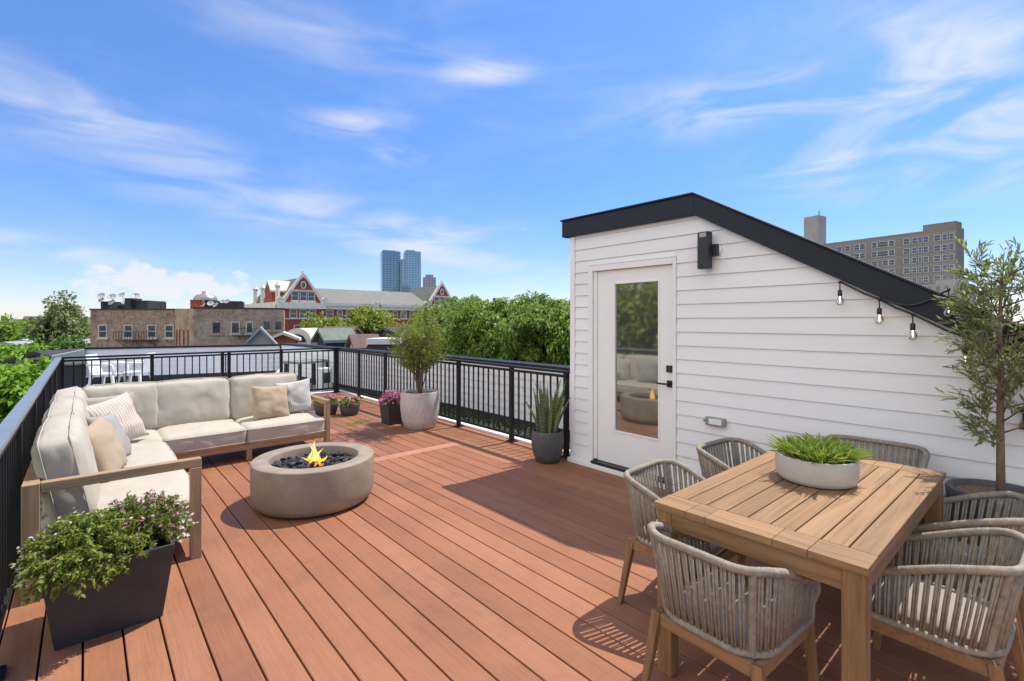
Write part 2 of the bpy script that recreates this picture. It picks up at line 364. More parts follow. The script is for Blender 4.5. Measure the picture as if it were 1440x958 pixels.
# ------------------------------------------------------------------ leaves (numpy)
def unit(a): return a / np.maximum(1e-9, np.linalg.norm(a, axis=1, keepdims=True))
def leaves(name, mat, parent, p, d, L, W, six=False, fold=.25, up=None, droop=0.15):
    p = np.asarray(p, float); d = unit(np.asarray(d, float)); n = len(p)
    L = np.broadcast_to(L, (n,))[:, None]; W = np.broadcast_to(W, (n,))[:, None]
    if up is None: up = unit(rng.normal(size=(n, 3)) + np.array([0, 0, 1.0]))
    s = unit(np.cross(d, up)); nn = np.cross(s, d)
    dz = np.zeros((n, 3)); dz[:, 2] = -1
    if six:
        q = [p, p + d * L * .33 + s * W * .45 + nn * W * fold, p + d * L * .7 + s * W * .38 + nn * W * fold + dz * L * droop * .5,
             p + d * L + dz * L * droop, p + d * L * .7 - s * W * .38 + nn * W * fold + dz * L * droop * .5, p + d * L * .33 - s * W * .45 + nn * W * fold]
        k = 6
    else:
        q = [p, p + d * L * .5 + s * W * .5 + nn * W * fold, p + d * L + dz * L * droop, p + d * L * .5 - s * W * .5 + nn * W * fold]; k = 4
    v = np.stack(q, 1).reshape(-1, 3)
    me = bpy.data.meshes.new(name); me.vertices.add(len(v)); me.vertices.foreach_set('co', v.ravel())
    me.loops.add(n * k); me.polygons.add(n)
    me.loops.foreach_set('vertex_index', np.arange(n * k, dtype=np.int32))
    me.polygons.foreach_set('loop_start', np.arange(0, n * k, k, dtype=np.int32))
    try: me.polygons.foreach_set('loop_total', np.full(n, k, dtype=np.int32))
    except Exception: pass
    me.update(calc_edges=True); me.validate()
    me.materials.append(mat)
    return finish(name, me, parent)
def sph(n): return unit(rng.normal(size=(n, 3)))
def clump_points(n_cl, per, rad, cr, center, lower=-.75, shell=.55, lump=.0):
    """leaf positions on the outside of many small clumps spread through an uneven ellipsoid"""
    c = sph(n_cl * 3); c = c[c[:, 2] > lower][:n_cl]; m = len(c)
    rr = shell + (1 - shell) * rng.random(m) ** .6
    wob = 1 + lump * np.sin(c[:, 0] * 5.1 + 1.3) * np.cos(c[:, 1] * 4.3 + c[:, 2] * 3.1)
    cc = c * (rr * wob)[:, None] * np.array(rad)
    r = cr * (.6 + .8 * rng.random(m))
    dirs = sph(m * per)
    rad_r = np.repeat(r, per) * (.55 + .45 * rng.random(m * per))
    pts = np.repeat(cc, per, 0) + dirs * rad_r[:, None] * np.array([1, 1, .75])
    return pts + np.array(center), dirs, cc + np.array(center)
def tree(name, label, x, y, z0, zc, rxy, rz, mat, leaf=.3, ncl=90, per=70, cr=.8, trunk=.2, bark='greybark', group=None, lump=.2, cat='tree', shell=.5, lower=-.7, boughs=0, droop=.3, wl=.55):
    t = thing(name, label, cat, (x, y, z0), 0, group)
    if boughs:                                           # crown of separate rounded boughs with hollows between them
        pts, dirs, cc = [], [], []
        c_ = sph(boughs * 4); c_ = c_[c_[:, 2] > -.55]; keep = []
        for v in c_:
            if all(np.linalg.norm(v - q) > 1.9 / math.sqrt(boughs) * 1.35 for q in keep): keep.append(v)
            if len(keep) >= boughs: break
        for v in keep:
            k_ = (.55 + .40 * random.random()); ctr = np.array([0, 0, zc - z0]) + v * np.array([rxy, rxy, rz]) * k_; br = cr * (.75 + .6 * random.random())
            p_, d_, q_ = clump_points(ncl, per, (br, br, br * .8), br * .36, ctr, -.85, .6, .2); pts.append(p_); dirs.append(d_); cc.append(q_[:3])
        p_, d_, q_ = clump_points(14, per, (rxy * .5, rxy * .5, rz * .5), cr * .5, (0, 0, zc - z0), -1, .3, .2); pts.append(p_); dirs.append(d_)
        pts, dirs, cc = np.concatenate(pts), np.concatenate(dirs), np.concatenate(cc)
    else: pts, dirs, cc = clump_points(ncl, per, (rxy, rxy, rz), cr, (0, 0, zc - z0), lower, shell, lump)
    n = len(pts); d = unit(dirs + rng.normal(size=(n, 3)) * .7)
    up = unit(dirs * .6 + np.array([0, 0, .9]) + rng.normal(size=(n, 3)) * .35)
    leaves('crown', mat, t, pts, d, leaf * (.6 + .8 * rng.random(n)), leaf * wl * (.6 + .8 * rng.random(n)), up=up, droop=droop)
    b = MB(); top = (zc - z0)
    b.tube([(0, 0, -.1), (.03, .02, top * .35), (-.04, .05, top * .7), (0, 0, top)], [trunk, trunk * .8, trunk * .6, trunk * .3], 8)
    idx = rng.choice(len(cc), min(16, len(cc)), replace=False)
    for i in idx:
        q = Vector(cc[i]); a = Vector((0, 0, top * (.55 + .3 * random.random()))); mid = a.lerp(q, .5) + Vector((0, 0, .12 * rz))
        b.tube([a, mid, q], [trunk * .4, trunk * .25, trunk * .08], 5)
    b.build('trunk', M[bark], t, True)
    return t

# ------------------------------------------------------------------ world, sun
EL, AZ = R(60.5), R(94)
w = bpy.data.worlds.new('World'); S.world = w; w.use_nodes = True
nt = w.node_tree; bg = nt.nodes['Background']
sky = N(nt, 'ShaderNodeTexSky'); sky.sky_type = 'NISHITA'; sky.sun_disc = False
sky.sun_elevation = EL; sky.sun_rotation = AZ; sky.air_density = 1.0; sky.dust_density = .1; sky.ozone_density = 3.0
tc = N(nt, 'ShaderNodeTexCoord'); sp = N(nt, 'ShaderNodeSeparateXYZ'); lk(nt, tc.outputs['Generated'], sp.inputs[0])
def mth(op, a, b=None, c=None):
    n = nt.nodes.new('ShaderNodeMath'); n.operation = op
    for i, v in enumerate((a, b, c)):
        if v is None: continue
        if isinstance(v, (int, float)): n.inputs[i].default_value = v
        else: lk(nt, v, n.inputs[i])
    return n.outputs[0]
az = mth('ARCTAN2', sp.outputs[0], sp.outputs[1]); el = mth('ARCSINE', sp.outputs[2])
ae = N(nt, 'ShaderNodeCombineXYZ'); lk(nt, az, ae.inputs[0]); lk(nt, el, ae.inputs[1])
def pae(px, py):
    o = math.atan((px - 720) / F); return TH + o, math.atan((452 - py) / F * math.cos(o))
def blob(px, py, sx, sy, rot, soft=0.0):                       # a soft patch of sky (azimuth, elevation), sizes in px
    a, e = pae(px, py); k = math.cos(a - TH)
    mp = N(nt, 'ShaderNodeMapping', vector_type='TEXTURE')
    mp.inputs['Location'].default_value = (a, e, 0); mp.inputs['Rotation'].default_value = (0, 0, R(rot))
    mp.inputs['Scale'].default_value = (sx / F * k, sy / F * k, 1)
    lk(nt, ae.outputs[0], mp.inputs[0])
    ln = N(nt, 'ShaderNodeVectorMath', operation='LENGTH'); lk(nt, mp.outputs[0], ln.inputs[0])
    mr = N(nt, 'ShaderNodeMapRange', interpolation_type='SMOOTHSTEP', inp={'From Min': 1.0, 'From Max': soft, 'To Min': 0., 'To Max': 1.}); lk(nt, ln.outputs['Value'], mr.inputs[0])
    return mr.outputs[0]
def cnoise(scale, rot, sx, sy, detail=8, rough=.6, dist=.6, off=0.):
    mp = N(nt, 'ShaderNodeMapping'); mp.inputs['Rotation'].default_value = (0, 0, R(rot)); mp.inputs['Scale'].default_value = (sx, sy, 1); mp.inputs['Location'].default_value = (off, off * .7, 0)
    lk(nt, ae.outputs[0], mp.inputs[0])
    n = N(nt, 'ShaderNodeTexNoise', inp={'Scale': scale, 'Detail': detail, 'Roughness': rough, 'Distortion': dist}); lk(nt, mp.outputs[0], n.inputs['Vector'])
    return n.outputs[0]
def sm(v, a, b):
    mr = N(nt, 'ShaderNodeMapRange', interpolation_type='SMOOTHSTEP', inp={'From Min': a, 'From Max': b}); lk(nt, v, mr.inputs[0]); return mr.outputs[0]
def addall(l):
    o = l[0]
    for x in l[1:]: o = mth('ADD', o, x)
    return o
def mul(a, k): return mth('MULTIPLY', a, k)
n1 = cnoise(4.0, 14, 1, 5.0, 6, .5); n2 = cnoise(3.6, -12, 1, 3.4, 6, .52, 1.0, off=3.1); n3 = cnoise(22, 0, 1, 1.5, 9, .55, .3); n4 = cnoise(3, 10, 1, 2.2, 6, .6, .5, 7.)
ci1 = addall([mul(blob(330, 265, 620, 80, -14.5), .60), mul(blob(120, 140, 260, 60, -8), .28), mul(blob(60, 350, 200, 30, -6), .9), mul(blob(620, 335, 330, 60, -8), .55), mul(blob(500, 60, 700, 60, -5), .35)])
ci2 = addall([mul(blob(1040, 145, 250, 62, -3), 1.0), mul(blob(1320, 130, 330, 150, 10), .85), mul(blob(1340, 225, 360, 85, -5), 1.0), mul(blob(690, 100, 100, 24, 3), .95), mul(blob(505, 175, 120, 30, 4), .9), mul(blob(575, 220, 80, 24, -5), 1.0), mul(blob(1280, 50, 160, 60, -20), .5)])
cirrus = mth('ADD', mth('MULTIPLY', ci1, sm(n1, .34, .74)), mth('MULTIPLY', ci2, sm(n2, .36, .72)))
thin = mul(sm(n4, .45, .8), .16)
cum = addall([mul(blob(175, 395, 105, 42, 0, .2), 1.0), mul(blob(300, 402, 95, 40, 0, .2), 1.0), mul(blob(230, 425, 180, 34, 0), .15), mul(blob(25, 430, 70, 34, 0), .5)])
cumulus = sm(mth('ADD', cum, mul(mth('SUBTRACT', n3, .5), 2.6)), .55, 1.05)
horizon = mul(sm(el, .30, .0), .08)
back = mth('MULTIPLY', mul(sm(mth('ABSOLUTE', mth('SUBTRACT', az, R(-95))), R(90), R(30)), .9), sm(cnoise(2.2, 0, 1, 1.3, 6, .5, .5, 2.0), .25, .6))  # unseen bright clouds added behind the camera as neutral fill for the shaded wall
fac = mth('MINIMUM', addall([mul(cirrus, .78), thin, mul(cumulus, .72), horizon]), .93)
up = mth('GREATER_THAN', sp.outputs[2], -.02); fac = mth('MULTIPLY', fac, up)
CLOUD = 3.4
tint = mixc(nt, sm(el, -.05, .62), (.49, .50, .63), (.86, .77, .80))
skyc = mixc(nt, 1.0, sky.outputs[0], tint, 'MULTIPLY')
hs = N(nt, 'ShaderNodeHueSaturation', inp={'Saturation': 1.23, 'Value': 1.0}); lk(nt, skyc, hs.inputs['Color'])
front = mixc(nt, fac, hs.outputs[0], (CLOUD, CLOUD * 1.0, CLOUD * 1.03))
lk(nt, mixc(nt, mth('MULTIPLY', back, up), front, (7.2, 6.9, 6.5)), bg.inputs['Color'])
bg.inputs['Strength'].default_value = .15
ld = bpy.data.lights.new('sun', 'SUN'); ld.energy = 3.05; ld.angle = R(.53); ld.color = (1, .945, .86)
sun = bpy.data.objects.new('sun', ld); COL.objects.link(sun)
sd = Vector((math.cos(EL) * math.sin(AZ), math.cos(EL) * math.cos(AZ), math.sin(EL)))
sun.rotation_euler = sd.to_track_quat('Z', 'Y').to_euler(); sun.location = (6, 2, 8)

# ================================================================== THE ROOF DECK
XL, XR, YB = -.32, 4.134, 10.5                          # rail lines: left, right, back
def rbox(b, x0, x1, y0, y1, z0, z1, r=.0022):           # a board with eased top edges
    b.prism([(x0, z0), (x1, z0), (x1, z1 - r), (x1 - r, z1), (x0 + r, z1), (x0, z1 - r)], y0, y1, 'y')
b = MB(); g = .0042
k = 0; x = .44 - .15 * 6
TX0, TX1, TY0, TY1 = 1.34, 3.59, 5.05, 5.20
while x < 4.26:
    x0, x1 = x + g, min(x + .15, 4.29) - g
    if x0 >= TX0 - .01 and x1 <= TX1 + .02:
        rbox(b, x0, x1, -2.2, TY0 - .004, -.025, 0); rbox(b, x0, x1, TY1 + .004, 10.56, -.025, 0)
    else:
        rbox(b, x0, x1, -2.2, 10.56, -.025, 0)
    x += .15
deck = struct(b.build('deck', M['deck']))
b = MB(); r = .004
b.prism([(TY0, -.025), (TY1, -.025), (TY1, -r), (TY1 - r, 0), (TY0 + r, 0), (TY0, -r)], TX0 - .145, TX1 + .01, 'x')
mm = M['deck'].copy(); mm.name = 'composite_decking_cross'
for n in mm.node_tree.nodes:
    if n.type == 'MAPPING': n.inputs['Scale'].default_value = (2.2, 70, 40)
    if n.type == 'VALTORGB' and abs(n.color_ramp.elements[0].color[0] - .255) < .01:
        for e, c in zip(n.color_ramp.elements, ((.34, .155, .10), (.43, .205, .14), (.50, .25, .175))): e.color = (*c, 1)
struct(b.build('deck_border_board', mm))
b = MB(); b.box(-.5, 4.32, -2.3, 10.62, -.4, -.04); struct(b.build('deck_substructure', M['darkroof']))
b = MB(); b.box(4.20, 4.34, 3.70, 10.66, -.035, .028); b.box(-.5, 4.195, 10.575, 10.66, -.035, .02); struct(b.build('deck_edge_curb', M['whitetrim'], bevel=.006))
b = MB(); b.box(-.48, 4.30, -2.28, 10.60, GZ, -.41); struct(b.build('building_below', M['greybrickside']))

# railings --------------------------------------------------------------------------------------
def railing(label, a, c, posts, cap='black'):
    """a..c: end points on plan; posts: distances along the run"""
    a = Vector((*a, 0)); c = Vector((*c, 0)); L = (c - a).length; ang = math.atan2(c.y - a.y, c.x - a.x)
    t = thing('railing', label, 'railing', a, ang)
    b = MB(); b.box(-.03, L + .03, -.036, .036, .955, .985); b.build('top_rail', M[cap], t, bevel=.005)
    for i in range(len(posts) - 1):
        p0, p1 = posts[i] + .026, posts[i + 1] - .026
        b = MB(); b.box(p0, p1, -.02, .02, .905, .935); b.build('upper_rail', M['black'], t, bevel=.003)
        b = MB(); b.box(p0, p1, -.02, .02, .085, .118); b.build('bottom_rail', M['black'], t, bevel=.003)
        n = max(2, round((p1 - p0) / .112))
        for k in range(1, n):
            q = p0 + (p1 - p0) * k / n
            if proto_bal: o = proto_bal[0].copy(); COL.objects.link(o)
            else:
                bb = MB(); bb.box(-.0085, .0085, -.0085, .0085, .118, .905); o = bb.build('baluster', M['black']); proto_bal.append(o)
            o.parent = t; o.location = (q, 0, 0)
    for p in posts:
        if proto_post: o = copy_tree(proto_post[0], t)
        else:
            bb = MB(); bb.box(-.026, .026, -.026, .026, .012, .955); o = bb.build('post', M['black'], t, bevel=.003); proto_post.append(o)
            bb = MB(); bb.box(-.055, .055, -.055, .055, .001, .013)
            for sx in (-1, 1):
                for sy in (-1, 1): bb.tube([(sx * .04, sy * .04, .012), (sx * .04, sy * .04, .02)], .008, 6)
            bb.build('base_plate', M['black'], o)
        o.location = (p, 0, 0)
    return t
proto_bal, proto_post = [], []
railing('black metal railing behind the long left side of the sofa', (XL, -1.6), (XL, YB - .06), [.0, 1.17, 2.34, 3.51, 4.68, 5.85, 7.02, 8.19, 9.36, 10.53, 12.0], 'railcap')
railing('black metal railing across the far end of the deck', (XL + .04, YB), (XR - .06, YB), [.0, 1.15, 2.22, 2.33, 3.26, 4.36])
railing('black metal railing beside the tall potted shrub and snake plant', (XR, YB), (XR, 3.75), [.0, 1.11, 2.25, 3.42, 4.585, 5.77, 6.72])

# ================================================================== STAIR BULKHEAD
WX, WY0, WY1 = 4.09, -1.3, 3.66
PK, ZT = 2.176, 2.49
SL = .582
def slope_z(y): return ZT if y >= PK else ZT - (PK - y) * SL
t = thing('stair_bulkhead', 'white sided stair bulkhead with charcoal sloping roof edge and glazed door', 'roof bulkhead', (WX, 0, 0))
b = MB()
DY0, DY1 = 2.369, 3.402
b.prism([(WY0, -.02), (DY0 + .03, -.02), (DY0 + .03, 2.12), (DY1 - .03, 2.12), (DY1 - .03, -.02), (WY1 - .012, -.02), (WY1 - .012, ZT + .05), (PK, ZT + .05), (WY0, slope_z(WY0) + .05)], .0, .12, 'x')
b.prism([(.12, -.02), (2.2, -.02), (2.2, ZT), (.12, ZT)], WY1 - .13, WY1 - .012, 'y')
b.prism([(WY0, -.02), (WY1 - .14, -.02), (WY1 - .14, ZT), (PK, ZT), (WY0, slope_z(WY0))], 2.1, 2.2, 'x')
b.build('wall', M['siding'], t)
b = MB(); ch = .1255; z = .075
def course(y0, y1, z0, z1):
    if y1 - y0 < .02: return
    b.add([(-.015, y0, z0), (-.015, y1, z0), (-.003, y1, z1), (-.003, y0, z1), (.0, y0, z0), (.0, y1, z0), (.0, y1, z1), (.0, y0, z1)],
          [(1, 0, 3, 2), (4, 5, 6, 7), (0, 1, 5, 4), (1, 2, 6, 5), (2, 3, 7, 6), (3, 0, 4, 7)])
while z < ZT + .02:
    z1 = z + ch - .002; lim = WY0
    if z > slope_z(WY0): lim = PK - (ZT + .06 - z) / SL
    if z1 < 2.15:
        course(max(lim, WY0), DY0 - .002, z, z1); course(DY1 + .002, WY1 - .064, z, z1)
    elif z < 2.145: course(max(lim, WY0), DY0 - .002, z, z1); course(DY1 + .002, WY1 - .064, z, z1); course(DY0 - .002, DY1 + .002, 2.147, z1)
    else: course(lim, WY1 - .064, z, min(z1, ZT + .04))
    z += ch
b.build('lap_siding', M['siding'], t)
b = MB(); b.box(-.022, .10, WY1 - .062, WY1 + .004, -.018, ZT - .004); b.build('corner_trim', M['whitetrim'], t, bevel=.003)
b = MB(); b.box(-.035, .0, WY0, DY0 - .1, .0, .07); b.box(-.075, .0, DY0 - .1, WY1 - .0, -.0, .045); b.build('base_trim', M['whitetrim'], t, bevel=.004)
def roofpoly(dz0, dz1, y_ext=.09):
    ys = [WY1 + y_ext, PK, WY0 - .4]
    top = [(y, (ZT if y >= PK else ZT - (PK - y) * SL) + dz1) for y in ys]
    bot = [(y, (ZT if y >= PK else ZT - (PK - y) * SL) + dz0) for y in ys]
    return bot + top[::-1]
b = MB(); b.prism(roofpoly(0.0, .178), -.062, .03, 'x'); b.build('fascia', M['fascia'], t, bevel=.004)
b = MB(); b.prism(roofpoly(0.003, .06, .085), .032, 2.26, 'x'); b.build('roof', M['darkroof'], t)
b = MB(); b.prism(roofpoly(.180, .196, .105), -.078, .05, 'x'); b.box(-.0645, -.0615, PK - .004, PK + .004, ZT + .002, ZT + .176); b.build('drip_edge', M['fascia'], t, bevel=.002)
b = MB()
b.box(-.026, .06, DY1 - .058, DY1, .05, 2.14); b.box(-.026, .06, DY0, DY0 + .032, .05, 2.14); b.box(-.026, .06, DY0 + .034, DY1 - .06, 2.082, 2.14)
b.box(-.002, .06, DY1 - .10, DY1 - .060, .09, 2.08); b.box(.06, .1, DY0 + .01, DY1 - .02, .05, 2.1)
b.build('door_frame', M['whitetrim'], t, bevel=.003)
b = MB(); b.box(-.06, .03, DY0 + .036, DY1 - .062, .0475, .075); b.build('threshold', M['blackplastic'], t, bevel=.003)
b = MB(); y0, y1, z0, z1 = DY0 + .034, DY1 - .104, .08, 2.078; gy0, gy1, gz0, gz1 = 2.554, 3.091, .41, 1.95
for q in ((y0, gy0, z0, z1), (gy1, y1, z0, z1), (gy0 + .0005, gy1 - .0005, z0, gz0), (gy0 + .0005, gy1 - .0005, gz1, z1)): b.box(.012, .052, q[0], q[1], q[2], q[3])
door = b.build('door', M['whitetrim'], t)
b = MB(); f = .018
for q in ((gy0, gy0 + f, gz0, gz1), (gy1 - f, gy1, gz0, gz1), (gy0 + f, gy1 - f, gz0, gz0 + f), (gy0 + f, gy1 - f, gz1 - f, gz1)): b.box(.005, .03, *q)
b.build('glazing_bead', M['whitetrim'], door, bevel=.003)
b = MB(); b.box(.024, .034, gy0 + .004, gy1 - .004, gz0 + .004, gz1 - .004); b.build('glass_pane', M['doorglass'], door)
b = MB(); b.box(.0, .0125, 2.415, 2.475, .935, .998); b.bar((-.004, 2.445, .967), (-.045, 2.445, .967), .02); b.bar((-.042, 2.44, .967), (-.042, 2.555, .967), .012, .016); b.build('handle', M['blackplastic'], door, bevel=.002)
b = MB(); b.box(-.012, .0125, 2.415, 2.475, 1.075, 1.138); b.build('deadbolt', M['blackplastic'], door, bevel=.003)

t = thing('wall_light', 'black box shaped outdoor light mounted high on the white siding near the door', 'wall light', (WX, 2.05, 1.99))
b = MB(); b.box(-.13, -.05, -.042, .055, .01, .325); b.build('housing', M['blackplastic'], t, bevel=.006)
b = MB(); b.box(-.133, -.129, -.026, .034, .278, .315); b.build('sensor_window', M['metalgrey'], t)
b = MB(); b.tube([(-.05, -.02, .18), (-.02, -.02, .18)], .025, 12); b.box(-.055, -.024, -.09, -.03, .12, .22); b.build('bracket', M['blackplastic'], t, bevel=.004)
b = MB(); b.lathe([(.0, .02), (.052, .02), (.052, .0), (0, 0)], 24); o = b.build('wall_plate', M['whitetrim'], t, True); o.rotation_euler = (0, R(-90), 0); o.location = (-.008, -.06, .17)
t = thing('outlet_box', 'grey weatherproof outlet box low on the white siding', 'outlet', (WX, 1.99, .655))
b = MB(); b.box(-.05, -.012, -.085, .085, 0, .072); b.build('box', M['metalgrey'], t, bevel=.006)
b = MB(); b.box(-.058, -.049, -.062, .05, .012, .060); b.build('cover', M['plasticwhite'], t, bevel=.004)
b = MB(); b.tube([(-.03, .088, .036), (-.03, .105, .036)], .014, 10); b.build('conduit', M['metalgrey'], t, True)
t = thing('wall_fixture', 'small black fixture on the siding at the right edge behind the olive tree', 'wall fixture', (WX, .175, .93))
b = MB(); b.box(-.06, -.012, -.1, .02, .10, .125); b.box(-.06, -.012, -.1, .012, .0, .03); b.box(-.03, -.012, -.1, .0, .03, .10); b.build('housing', M['blackplastic'], t, bevel=.004)

# string lights ---------------------------------------------------------------------------------
t = thing('string_lights', 'black string light cord with clear globe bulbs along the sloping roof edge', 'string lights', (WX, 0, 0))
def lowedge(y): return slope_z(y) + .0
pts = [(-.075, 1.062, lowedge(1.062) - .012), (-.078, .92, lowedge(.92) - .02), (-.075, .835, lowedge(.835) - .012), (-.078, .75, lowedge(.75) - .02), (-.075, .66, lowedge(.66) - .012), (-.078, .5, lowedge(.5) - .02), (-.075, .41, lowedge(.41) - .01), (-.078, -.2, lowedge(-.2) - .02)]
b = MB(); b.tube(pts, .0075, 6)
sw = [(-.075, .835, lowedge(.835) - .004)]
for i in range(1, 12):
    u = i / 12; y = .835 + (.487 - .835) * u; z = (lowedge(.835)) * (1 - u) + 1.75 * u - .075 * math.sin(math.pi * u); sw.append((-.085, y, z))
sw.append((-.075, .487, 1.75)); b.tube(sw, .0075, 6)
b.build('cable', M['blackplastic'], t, True)
def glassmat():
    m, nt, bb = newmat('clear_bulb_glass')
    tr = N(nt, 'ShaderNodeBsdfTransparent'); gl = N(nt, 'ShaderNodeBsdfGlossy'); gl.inputs['Roughness'].default_value = .03
    fr = N(nt, 'ShaderNodeFresnel'); fr.inputs[0].default_value = 1.7
    mx = N(nt, 'ShaderNodeMixShader'); lk(nt, fr.outputs[0], mx.inputs[0]); lk(nt, tr.outputs[0], mx.inputs[1]); lk(nt, gl.outputs[0], mx.inputs[2])
    lk(nt, mx.outputs[0], nt.nodes['Material Output'].inputs[0]); tr.inputs[0].default_value = (.92, .92, .90, 1); return m
M['bulb'] = glassmat()
m, n_, b_ = newmat('glowing_filament'); b_.inputs['Emission Color'].default_value = (1, .72, .4, 1); b_.inputs['Emission Strength'].default_value = 6; M['filament'] = m
first = None
for (y, ztop) in ((1.062, lowedge(1.062) - .015), (.835, lowedge(.835) - .015), (.66, lowedge(.66) - .015), (.487, 1.745), (.41, lowedge(.41) - .015)):
    if first is None:
        b = MB(); b.tube([(0, 0, 0), (0, 0, -.075)], .005, 6); b.tube([(0, 0, -.07), (0, 0, -.078), (0, 0, -.125), (0, 0, -.132)], [.009, .018, .019, .015], 12)
        b.tube([(0, 0, .012), (0, 0, -.012)], .012, 8)
        first = b.build('socket', M['blackplastic'], t, True)
        b = MB(); prof = [(.012, -.128), (.016, -.140), (.026, -.155), (.034, -.172), (.036, -.186), (.032, -.204), (.02, -.217), (.0, -.222)]; b.lathe(prof, 20); b.build('globe', M['bulb'], first, True)
        b = MB(); b.tube([(.004, 0, -.13), (.008, 0, -.165), (0, 0, -.185), (-.008, 0, -.165), (-.004, 0, -.13)], .0022, 5); b.build('filament', M['filament'], first)
        o = first
    else: o = copy_tree(first, t)
    o.location = (-.085, y, ztop); o.scale = (.76, .76, .76)

# ================================================================== CUSHIONS
def cushion_mesh(name, w, d, h, r, crown=.03, bulge=.015, seed=0, n=16, wr=.004, shear=0.):
    """box cushion: width x, depth y, height z (base at z=0)"""
    bm = bmesh.new(); bmesh.ops.create_cube(bm, size=2)
    bmesh.ops.subdivide_edges(bm, edges=bm.edges[:], cuts=n, use_grid_fill=True)
    off = Vector((seed * 7.7, seed * 3.1, seed * 1.3)); hx, hy, hz = w / 2, d / 2, h / 2
    for v in bm.verts:
        u = v.co.copy(); p = Vector((u.x * hx, u.y * hy, u.z * hz))
        c = Vector((max(-hx + r, min(hx - r, p.x)), max(-hy + r, min(hy - r, p.y)), max(-hz + r, min(hz - r, p.z))))
        q = p - c
        if q.length > 1e-6: p = c + q.normalized() * min(r, max(abs(q.x), abs(q.y), abs(q.z)))
        fz = (1 - u.x ** 4) * (1 - u.y ** 4)
        p.z += math.copysign(1, u.z) * abs(u.z) * crown * fz
        p.x += u.x * bulge * (1 - u.y * u.y) * (1 - u.z * u.z * .7)
        p.y += u.y * bulge * (1 - u.x * u.x) * (1 - u.z * u.z * .7)
        cr_ = mnoise.noise(Vector((p.x * 9, p.y * 4, p.z * 6)) + off * 1.7); cr_ = -max(0, .18 - abs(cr_)) / .18
        nz = mnoise.noise(p * 6 + off) * wr * 1.5 + mnoise.noise(Vector((p.x * 22, p.y * 9, p.z * 16)) + off) * wr * .5 + cr_ * wr * .8
        p += Vector((u.x * abs(u.x), u.y * abs(u.y), u.z)).normalized() * nz
        p.z += hz; p.y += shear * p.z
        v.co = p
    me = bpy.data.meshes.new(name); bm.to_mesh(me); bm.free()
    me.polygons.foreach_set('use_smooth', [True] * len(me.polygons)); return me
def piping_mb(w, d, h, r, zlist, bulge=.015, shear=0.):
    b = MB(); hx, hy = w / 2 + .001, d / 2 + .001
    for z in zlist:
        pts = []; e = r * .8
        for (cx, cy, a0) in ((hx - e, hy - e, 0), (-hx + e, hy - e, 90), (-hx + e, -hy + e, 180), (hx - e, -hy + e, 270)):
            for k in range(5):
                a = R(a0 + 22.5 * k); pts.append([cx + e * math.cos(a), cy + e * math.sin(a), z])
        out = []
        for i, p in enumerate(pts):
            q = pts[(i + 1) % len(pts)]; out.append(p)
            if math.dist(p, q) > .2:
                for k in range(1, 8):
                    s = k / 8; out.append([p[0] + (q[0] - p[0]) * s, p[1] + (q[1] - p[1]) * s, z])
        res = []
        for p in out:
            ux, uy = p[0] / hx, p[1] / hy
            x = p[0] + ux * bulge * max(0, 1 - uy * uy) * .75; y = p[1] + uy * bulge * max(0, 1 - ux * ux) * .75
            res.append((x, y + shear * z, z))
        b.tube(res, .0042, 6, closed=True)
    return b
def add_cushion(name, parent, w, d, h, loc, rot=(0, 0, 0), r=.035, crown=.025, mat='linen', seed=1, bulge=.014, pz=None, wr=.006, label=None):
    me = cushion_mesh(name, w, d, h, r, crown, bulge, seed, n=26, wr=wr); me.materials.append(M[mat])
    o = finish(name, me, parent); o.location = loc; o.rotation_euler = rot
    zs = pz or (r * .75, h - r * .75)
    piping_mb(w, d, h, r, zs, bulge).build('piping', M['piping'], o, True)
    if label: o['label'] = label
    return o
def pillow(label, w, h, t, loc, rot, mat, seed, ear=.10):
    n = 22; vs = []; fs = []; off = Vector((seed * 5.3, 1.7 * seed, 0))
    def pt(i, j, s):
        u, v = -1 + 2 * i / n, -1 + 2 * j / n
        x = u * w / 2 * (1 - ear * (1 - v * v) ** 1.0 * abs(u) ** 2.2); z = v * h / 2 * (1 - ear * (1 - u * u) * abs(v) ** 2.2)
        th = t / 2 * (max(0, 1 - u ** 4) ** .55) * (max(0, 1 - v ** 4) ** .55) * (.72 + .28 * (1 - u * u) * (1 - v * v))
        wr = (mnoise.noise(Vector((u * 2.2, v * 2.2, s * 3)) + off) * .016 + mnoise.noise(Vector((u * 5, v * 5, s)) + off) * .006) * min(1, th / (t * .2))
        return (x, s * (th + wr), z)
    idx = {}
    for s in (-1, 1):
        for i in range(n + 1):
            for j in range(n + 1):
                if s == 1 and (i in (0, n) or j in (0, n)): idx[(s, i, j)] = idx[(-1, i, j)]; continue
                idx[(s, i, j)] = len(vs); vs.append(pt(i, j, s))
        for i in range(n):
            for j in range(n):
                q = [idx[(s, i, j)], idx[(s, i + 1, j)], idx[(s, i + 1, j + 1)], idx[(s, i, j + 1)]]
                fs.append(q if s == -1 else q[::-1])
    b = MB(); b.v = vs; b.f = fs; b.mi = [0] * len(fs)
    t_ = b.build('throw_pillow', M[mat], None, True)
    t_.location = loc; t_.rotation_euler = rot
    tag(t_, label, 'throw pillow', 'throw pillows on the sofa')
    return t_

